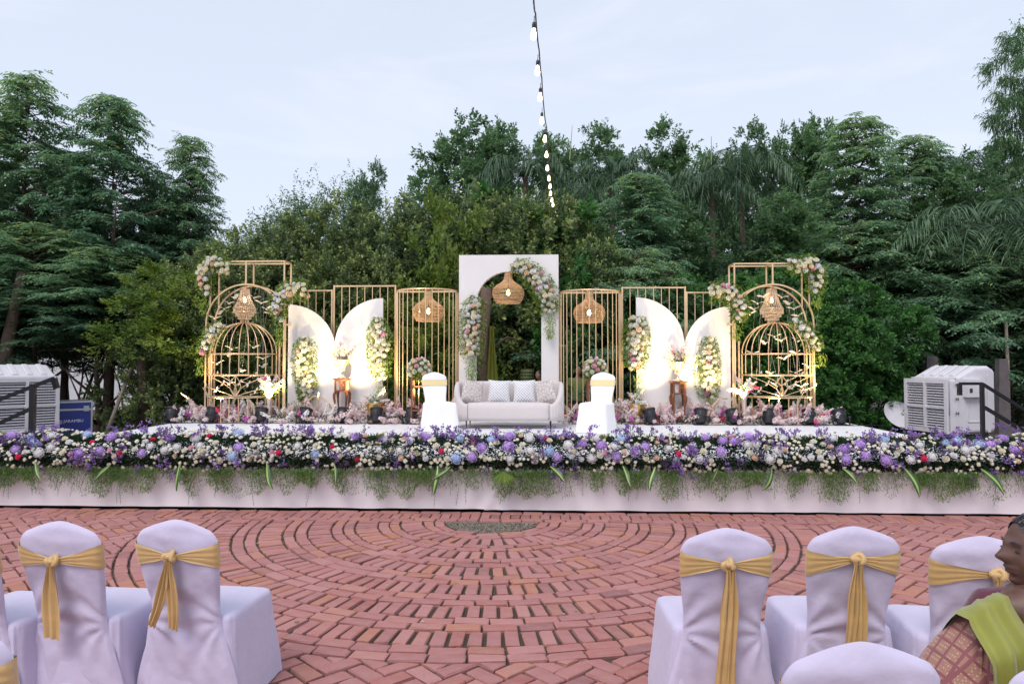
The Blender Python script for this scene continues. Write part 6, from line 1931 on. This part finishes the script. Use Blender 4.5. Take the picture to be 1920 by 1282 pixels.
# ------------------------------------------------------------------ people
m_skin = mat('brown_skin', (.15, .075, .055), .48, var=.35, nscale=22, bump=.5, bscale=120, bdist=.0015)
m_skin2 = mat('brown_skin_light', (.36, .19, .13), .5, var=.1, nscale=12)
m_hair = mat('greying_hair', (.03, .026, .036), .5, col2=(.10, .09, .11), nscale=35, bump=.6, bscale=160, bdist=.002)
m_hair2 = mat('black_hair', (.012, .01, .01), .4, bump=.4, bscale=160, bdist=.002)
def skin_body(name, verts, edges, radii, m, parent=None, root=0, lv=2):
    me = bpy.data.meshes.new(name); me.from_pydata([tuple(v) for v in verts], edges, []); me.materials.append(m)
    o = inst(name, me, parent)
    sk = o.modifiers.new('Skin', 'SKIN'); sk.use_smooth_shade = True
    me.skin_vertices or bpy.context.view_layer.update()
    for i, r in enumerate(radii):
        me.skin_vertices[0].data[i].radius = r if isinstance(r, tuple) else (r, r)
    me.skin_vertices[0].data[root].use_root = True
    s = o.modifiers.new('Sub', 'SUBSURF'); s.levels = lv; s.render_levels = lv
    return o
def head_mesh(m, wrinkle=1.):
    """life size head facing -X, chin down; origin at the head's middle (ear height)"""
    b = MB(); P = []
    NA, NB_ = 72, 64
    G = lambda x, c, s: math.exp(-((x - c) / s) ** 2)
    for j in range(NB_ + 1):
        th = PI * j / NB_; z0 = math.cos(th); row = []
        for i in range(NA):
            a = 2 * PI * i / NA            # a=0 is the face
            r = math.sin(th)
            z = z0 * .118
            fx = r * .098 * (1.0 if math.cos(a) < 0 else .92); fy = r * .076
            x = -math.cos(a) * fx; y = math.sin(a) * fy
            if z < -.02:                    # jaw narrows, the back of the skull tucks in to the neck
                k = min(1, (-.02 - z) / .1)
                y *= 1 - .20 * k
                x = x * (1 - .0 * k) - .012 * k if x < 0 else x * (1 - .45 * k)
            f = max(0, math.cos(a)) * (r ** .5); c = G(a if a < PI else a - 2 * PI, 0, .22); c2 = G(a if a < PI else a - 2 * PI, 0, .42)
            side = G(abs(a if a < PI else a - 2 * PI), .40, .16)
            x -= .030 * c * G(z, -.024, .014) + .016 * c * G(z, -.004, .018)            # nose
            x -= .010 * c2 * G(z, .024, .012) * 1.0                                     # brow
            x += .013 * side * G(z, .006, .012)                                         # eye sockets
            x -= .006 * side * G(z, .004, .0065)                                        # lids
            x -= .011 * c2 * G(z, -.052, .0055) + .010 * c2 * G(z, -.064, .006)         # lips
            x += .004 * c2 * G(z, -.058, .003)
            x -= .013 * c2 * G(z, -.094, .014)                                          # chin
            x += .005 * c2 * G(z, -.077, .006)
            ck = G(abs(a if a < PI else a - 2 * PI), .95, .35)
            x -= .008 * ck * G(z, -.03, .03); y *= 1 + .05 * ck * G(z, -.02, .03)
            nf = G(abs(a if a < PI else a - 2 * PI), .50, .07) * G(z, -.05, .03); x += .004 * nf * wrinkle
            row.append((x, y, z))
        P.append(row)
    b.grid(P, closeu=True)
    return b
def add_ears(b, y=.076):
    for s in (-1, 1):
        pts = [(.012 + .012 * math.sin(t), s * (y + .004 + .008 * math.sin(t * .5)), .002 + .030 * math.cos(t)) for t in np.linspace(0, 5.2, 16)]
        b.tube(pts, [.006] * 15 + [.008], 6)
        b.ball((.014, s * y, -.002), .016, 8, 6, sc=(1, .35, 1.4))
def hair_cap(m, cut=.035):
    b = MB(); P = []
    for j in range(30):
        th = PI * .72 * j / 29; z0 = math.cos(th); row = []
        for i in range(48):
            a = 2 * PI * i / 48; r = math.sin(th)
            front = max(0, math.cos(a))
            thm = PI * (.66 - .40 * front ** .75 + .012 * math.sin(i * 5.3)); t2 = th / (PI * .72) * thm
            z = math.cos(t2) * .1205; r = math.sin(t2)
            x = -math.cos(a) * r * (.1015 if math.cos(a) < 0 else .094); y = math.sin(a) * r * .0785
            w = .002 * math.sin(a * 40) * r
            row.append((x * (1 + w), y * (1 + w), z))
        P.append(row)
    b.grid(P, closeu=True)
    b.ball((.095, 0, -.045), .045, 12, 8, sc=(.8, 1, 1))      # bun
    return b
def hand(b, wrist, d, up, s=1., curl=.5, side=1):
    """palm plus five bent tapered fingers"""
    wrist, d, up = Vector(wrist), Vector(d).normalized(), Vector(up).normalized()
    x = d.cross(up).normalized()
    palm = [wrist, wrist + d * .04 * s, wrist + d * .085 * s]
    b.tube(palm, [.026 * s, .04 * s, .036 * s], 10, flat=.42)
    for k, (o, L_) in enumerate(((-.030, .062), (-.010, .075), (.010, .072), (.028, .056))):
        p = wrist + d * .08 * s + x * o * s; q = d.copy(); pts = [p]
        for seg in (.45, .32, .25):
            q = (q - up * curl * .75).normalized(); p = p + q * L_ * seg * s; pts.append(p)
        b.tube(pts, [.0095 * s, .009 * s, .008 * s, .006 * s], 7); b.ball(pts[-1], .006 * s, 6, 4)
    p = wrist + d * .025 * s - x * .030 * s * side
    b.tube([p, p + (d * .6 - x * .7 * side) * .032 * s, p + (d * 1.2 - x * .85 * side) * .05 * s - up * .01, p + (d * 1.7 - x * .8 * side) * .055 * s - up * .02], [.013 * s, .012 * s, .010 * s, .007 * s], 7)
# --- woman in a green sari, seated at the lower right, head turned to the left
WX, WY = 1.575, 2.14
WX += .02
wom = thing('person', 'seated elderly woman in lime sari with brocade border, face in profile', 'person', (WX, WY, 0))
V_ = [(0, .04, .52), (.0, .03, .70), (0, .0, .88), (0, -.01, 1.00), (-.005, .005, 1.06), (-.02, .0, 1.115),
      (-.155, 0, .985), (-.235, .05, .80), (-.20, .25, .68), (.155, 0, .985), (.22, .06, .78), (.15, .26, .68),
      (-.10, .08, .50), (-.13, .45, .50), (-.13, .48, .08), (.10, .08, .50), (.13, .45, .50), (.13, .48, .08), (-.13, .60, .04), (.13, .60, .04), (-.10, .33, .67), (.06, .34, .67)]
E_ = [(0, 1), (1, 2), (2, 3), (3, 4), (4, 5), (3, 6), (6, 7), (7, 8), (3, 9), (9, 10), (10, 11), (0, 12), (12, 13), (13, 14), (0, 15), (15, 16), (16, 17), (14, 18), (17, 19), (8, 20), (11, 21)]
Rr = [(.17, .13), (.15, .12), (.16, .11), (.10, .075), (.052, .055), (.05, .052), .062, .052, .034, .062, .052, .034, .1, .085, .05, .1, .085, .05, .04, .04, .028, .028]
skin_body('body', V_, E_, Rr, m_skin, wom)
hb = head_mesh(m_skin); add_ears(hb)
HL = (.0, -.005, 1.156)
inst('head', hb.mesh('head', m_skin, True), wom, loc=HL, rot=(0, .06, -.10), sc=1.0)
inst('hair', hair_cap(m_hair).mesh('hair', m_hair, True), wom, loc=HL, rot=(0, .06, -.10))
st_ = MB()
for i in range(900):
    a = rd.uniform(-1.95, 1.95); th = rd.uniform(.25, 1.25)
    el = lambda d: Vector((d.x * (.1025 if d.x > 0 else .096), d.y * .0795, d.z * .1215))
    th0 = PI * (.66 - .40 * max(0, math.cos(a)) ** .75) * rd.uniform(.55, 1.02)
    s0 = Vector((-math.cos(a) * math.sin(th0), math.sin(a) * math.sin(th0), math.cos(th0))); e0 = Vector((.93, .12 * math.sin(a), -.30))
    pts = []
    for q in (0, .2, .4, .6, .8, 1):
        d = s0.lerp(e0, q).normalized(); pts.append(el(d) * (1 + rd.uniform(-.004, .008)))
    st_.tube(pts, [.0006, .0011, .0011, .0011, .0009, .0006], 3, rnd=rd.random())
inst('hair_strand', st_.mesh('hair_strand', mat('strand_hair', (.05, .05, .06), .45, attr=[(0, (.012, .01, .014)), (.6, (.03, .027, .035)), (1, (.30, .28, .32))])), wom, loc=HL, rot=(0, .06, -.10), kind='stuff')
bw = MB()
for s in (-1, 1):
    bw.tube([(-.0925, s * .018, .026), (-.0875, s * .032, .030), (-.076, s * .048, .025)], [.002, .0032, .0015], 5)
inst('eyebrow', bw.mesh('eyebrow', m_hair), wom, loc=HL, rot=(0, .06, -.10))
eye = MB().ball((0, 0, 0), .0095, 12, 8, sc=(.8, 1.25, .38)).mesh('eye', mat('eye_dark', (.05, .03, .025), .15))
for s in (-1, 1): inst('eye', eye, wom, loc=(HL[0] - .078, HL[1] + s * .031 + .0075, HL[2] + .006))
hd = MB(); hand(hd, (-.10, .33, .67), (.3, 1, -.1), (0, 0, 1), .9, .5, 1); hand(hd, (.06, .34, .67), (-.3, 1, -.1), (0, 0, 1), .9, .5, -1)
hd.build('hand', m_skin, wom, smooth=True)
# blouse: low at the back, short sleeves
skin_body('blouse', [V_[0], V_[1], V_[2], V_[6], (-.20, .03, .88), V_[9], (.195, .03, .87)], [(0, 1), (1, 2), (2, 3), (3, 4), (2, 5), (5, 6)],
          [(.178, .138), (.160, .128), (.170, .118), .072, .064, .072, .064], mat('maroon_blouse', (.10, .012, .035), .8, sheen=.3), wom)
# lime pallu over the left shoulder: one draped sheet down front and back
m_sari = mat('lime_sari', (.28, .29, .04), .65, col2=(.20, .20, .03), nscale=5, sheen=.4, bump=.2, bscale=150, bdist=.002)
def drape(x0, x1, seed, out=.0, nfold=5, amp=.010, zb=.50):
    P = []
    for j in range(40):
        q = j / 39; row = []
        for i in range(26):
            w = i / 25
            x = x0 + (x1 - x0) * w
            top = 1.075 - .075 * ((abs(x) / .24) ** 2.0)       # shoulder line
            if q < .7:
                s_ = q / .7; z = zb + (top - zb) * s_; y = -.135 - out - .02 * math.sin(s_ * 2.6) + .10 * sstep(.78, 1, s_)
            else:
                s_ = (q - .7) / .3; z = top - .34 * s_ ** 1.3; y = -.03 + .17 * math.sin(s_ * 1.5)
            f = amp * math.sin(w * nfold * 6.28 + seed + q * 1.2) * (1 - .5 * abs(q - .7)) + .008 * nz3(x * 8, q * 4, seed)
            spread = 1 + .22 * (1 - q / .7) if q < .7 else 1
            row.append(((x - (x0 + x1) / 2) * spread + (x0 + x1) / 2, y - f, z + .3 * f))
        P.append(row)
    return MB().grid(P)
drape(-.265, -.135, 1, .026, 2.5, .011).build('sari', m_sari, wom, smooth=True)
# brocade border wrapped round the upper arm
m_broc = mat('brocade_border', (.45, .30, .16), .6, sheen=.3)
t_ = m_broc.node_tree
tc_ = t_.nodes.new('ShaderNodeTexCoord'); mpp = t_.nodes.new('ShaderNodeMapping'); mpp.inputs['Rotation'].default_value = (0, R(45), 0)
ck = t_.nodes.new('ShaderNodeTexVoronoi'); ck.feature = 'DISTANCE_TO_EDGE'; ck.inputs['Scale'].default_value = 22; ck.inputs['Randomness'].default_value = 0
lt = t_.nodes.new('ShaderNodeMath'); lt.operation = 'LESS_THAN'; lt.inputs[1].default_value = .1
ck2 = t_.nodes.new('ShaderNodeTexVoronoi'); ck2.inputs['Scale'].default_value = 110; ck2.inputs['Randomness'].default_value = .1
lt2 = t_.nodes.new('ShaderNodeMath'); lt2.operation = 'LESS_THAN'; lt2.inputs[1].default_value = .32
mx1 = t_.nodes.new('ShaderNodeMix'); mx1.data_type = 'RGBA'; mx1.inputs[6].default_value = (.36, .17, .13, 1); mx1.inputs[7].default_value = (.50, .36, .20, 1)
mx2 = t_.nodes.new('ShaderNodeMix'); mx2.data_type = 'RGBA'; mx2.inputs[7].default_value = (.24, .07, .08, 1)
LL = t_.links.new
LL(tc_.outputs['Object'], mpp.inputs[0]); LL(mpp.outputs[0], ck.inputs['Vector']); LL(ck.outputs['Distance'], lt.inputs[0]); LL(tc_.outputs['Object'], ck2.inputs['Vector']); LL(ck2.outputs['Distance'], lt2.inputs[0])
LL(lt2.outputs[0], mx1.inputs[0]); LL(mx1.outputs[2], mx2.inputs[6]); LL(lt.outputs[0], mx2.inputs[0]); LL(mx2.outputs[2], t_.nodes['Principled BSDF'].inputs['Base Color'])
P = []
for j in range(26):
    q = j / 25; c = Vector((-.165, -.0, .985)).lerp(Vector((-.30, .04, .70)), q); row = []
    r = .052 + .045 * math.sin(min(1, q * 1.25) * PI / 2) + .01 * nz3(q * 4, 1, 2)
    for i in range(30):
        a = 2 * PI * i / 30
        f = 1 + .05 * math.sin(a * 5 + q * 3)
        row.append(c + Vector((math.cos(a) * r * 1.25 * f, math.sin(a) * r * 1.2 * f - .03 * q, math.cos(a) * r * .5 * f)))
    P.append(row)
MB().grid(P, closeu=True).build('brocade_sleeve', m_broc, wom, smooth=True)
P = []
for j in range(30):
    q = j / 29; row = []
    for i in range(16):
        w = i / 15; x = -.215 - .085 * w * (.4 + .6 * q) - .03 * q; top = .985 - .13 * w
        row.append((x, -.115 - .03 * q + .05 * w - .008 * math.sin(w * 14 + q * 2), top - (top - .5) * q))
    P.append(row)
MB().grid(P).build('brocade_border', m_broc, wom, smooth=True)
# skirt of the sari over the lap
P = []
for j in range(18):
    q = j / 17; row = []
    y = -.1 + .62 * min(1, q / .6); z = .62 if q < .6 else .62 - .58 * (q - .6) / .4
    for i in range(30):
        a = PI * i / 29; row.append((.27 * math.cos(a) * (1 + .03 * math.sin(a * 9)), y + (.03 if q > .6 else 0), (z - .14) * (1 if q < .6 else 1) + .14 * math.sin(a) - .0 if q < .6 else max(.02, z - .14 + .14 * math.sin(a))))
    P.append(row)
MB().grid(P).build('sari_skirt', m_sari, wom, smooth=True)

def stander(label, x, y, rz, shirt, trouser, H=1.68, arm=None, hair=m_hair2, crouch=0., sk=m_skin2):
    t = thing('person', label, 'person', (x, y, -crouch), rz)
    k = H / 1.7
    V_ = [(0, 0, .95), (0, 0, 1.15), (0, 0, 1.34), (0, 0, 1.43), (0, -.01, 1.5), (-.17, 0, 1.38), (-.21, 0, 1.12), (-.20, -.06, .90), (.17, 0, 1.38), (.21, 0, 1.12), (.20, -.06, .90),
          (-.09, 0, .88), (-.10, -.01, .48), (-.10, .03, .08), (-.11, -.12, .03), (.09, 0, .88), (.10, -.01, .48), (.10, .03, .08), (.11, -.12, .03)]
    if arm: V_[6] = arm[0]; V_[7] = arm[1]
    V_ = [tuple(c * k for c in v) for v in V_]
    E_ = [(0, 1), (1, 2), (2, 3), (3, 4), (2, 5), (5, 6), (6, 7), (2, 8), (8, 9), (9, 10), (0, 11), (11, 12), (12, 13), (13, 14), (0, 15), (15, 16), (16, 17), (17, 18)]
    rr = [(.14, .10), (.13, .095), (.15, .1), (.06, .055), (.05, .05), .06, .042, .028, .06, .042, .028, .085, .06, .042, .035, .085, .06, .042, .035]
    skin_body('body', V_, E_, [tuple(c * k for c in r) if isinstance(r, tuple) else r * k for r in rr], sk, t)
    skin_body('shirt', V_[:3] + [V_[5], tuple((Vector(V_[5]) * .35 + Vector(V_[6]) * .65)), V_[8], tuple((Vector(V_[8]) * .35 + Vector(V_[9]) * .65))] + [tuple(Vector(V_[0]) - Vector((0, 0, .08)))], [(0, 1), (1, 2), (2, 3), (3, 4), (2, 5), (5, 6), (0, 7)],
              [(.165, .12), (.15, .115), (.165, .11), .075, .065, .075, .065, (.165, .125)], shirt, t)
    skin_body('trousers', [V_[0], V_[11], V_[12], V_[13], V_[15], V_[16], V_[17]], [(0, 1), (1, 2), (2, 3), (0, 4), (4, 5), (5, 6)], [(.15, .11), .1, .075, .06, .1, .075, .06], trouser, t)
    h = head_mesh(sk); add_ears(h)
    hp = (0, -.02 * k, 1.60 * k)
    inst('head', h.mesh('head', sk, True), t, loc=hp, rot=(0, 0, PI / 2), sc=k * .97)
    hc = hair_cap(hair); hc.v = hc.v[:30 * 48]; hc.f = [f for f in hc.f if max(f) < 30 * 48]; hc.r = hc.r[:30 * 48]; hc.mi = [0] * len(hc.f)
    inst('hair', hc.mesh('hair', hair, True), t, loc=hp, rot=(0, 0, PI / 2), sc=k * .99)
    hh = MB()
    for w_, e_, s_ in ((V_[7], V_[6], 1), (V_[10], V_[9], -1)):
        d = Vector(w_) - Vector(e_); hand(hh, w_, d, (0, -1, .3) if abs(d.normalized().z) > .6 else (0, 0, 1), k, .35, s_)
    hh.build('hand', sk, t, smooth=True)
    return t
m_navy = mat('dark_trousers', (.03, .03, .05), .85)
q = at(1965, 700, 11.0)
stander('person in a pink patterned top, one arm reaching in at the right edge', q.x + .10, 11.0, 0, mat('pink_print', (.62, .34, .32), .8, col2=(.75, .6, .55), nscale=30), m_navy, 1.62, arm=((-.33, -.08, 1.20), (-.50, -.14, .99)))
q = at(1083, 700, 14.9)
stander('man in an olive green shirt standing in the dark behind the right curved screen', q.x, 14.9, .2, mat('olive_shirt', (.20, .26, .08), .8), m_navy, 1.66)
q = at(1012, 712, 15.2)
stander('person in grey half hidden behind the right post of the arch', q.x, 15.2, -.9, mat('grey_shirt', (.14, .14, .16), .8), m_navy, 1.55)
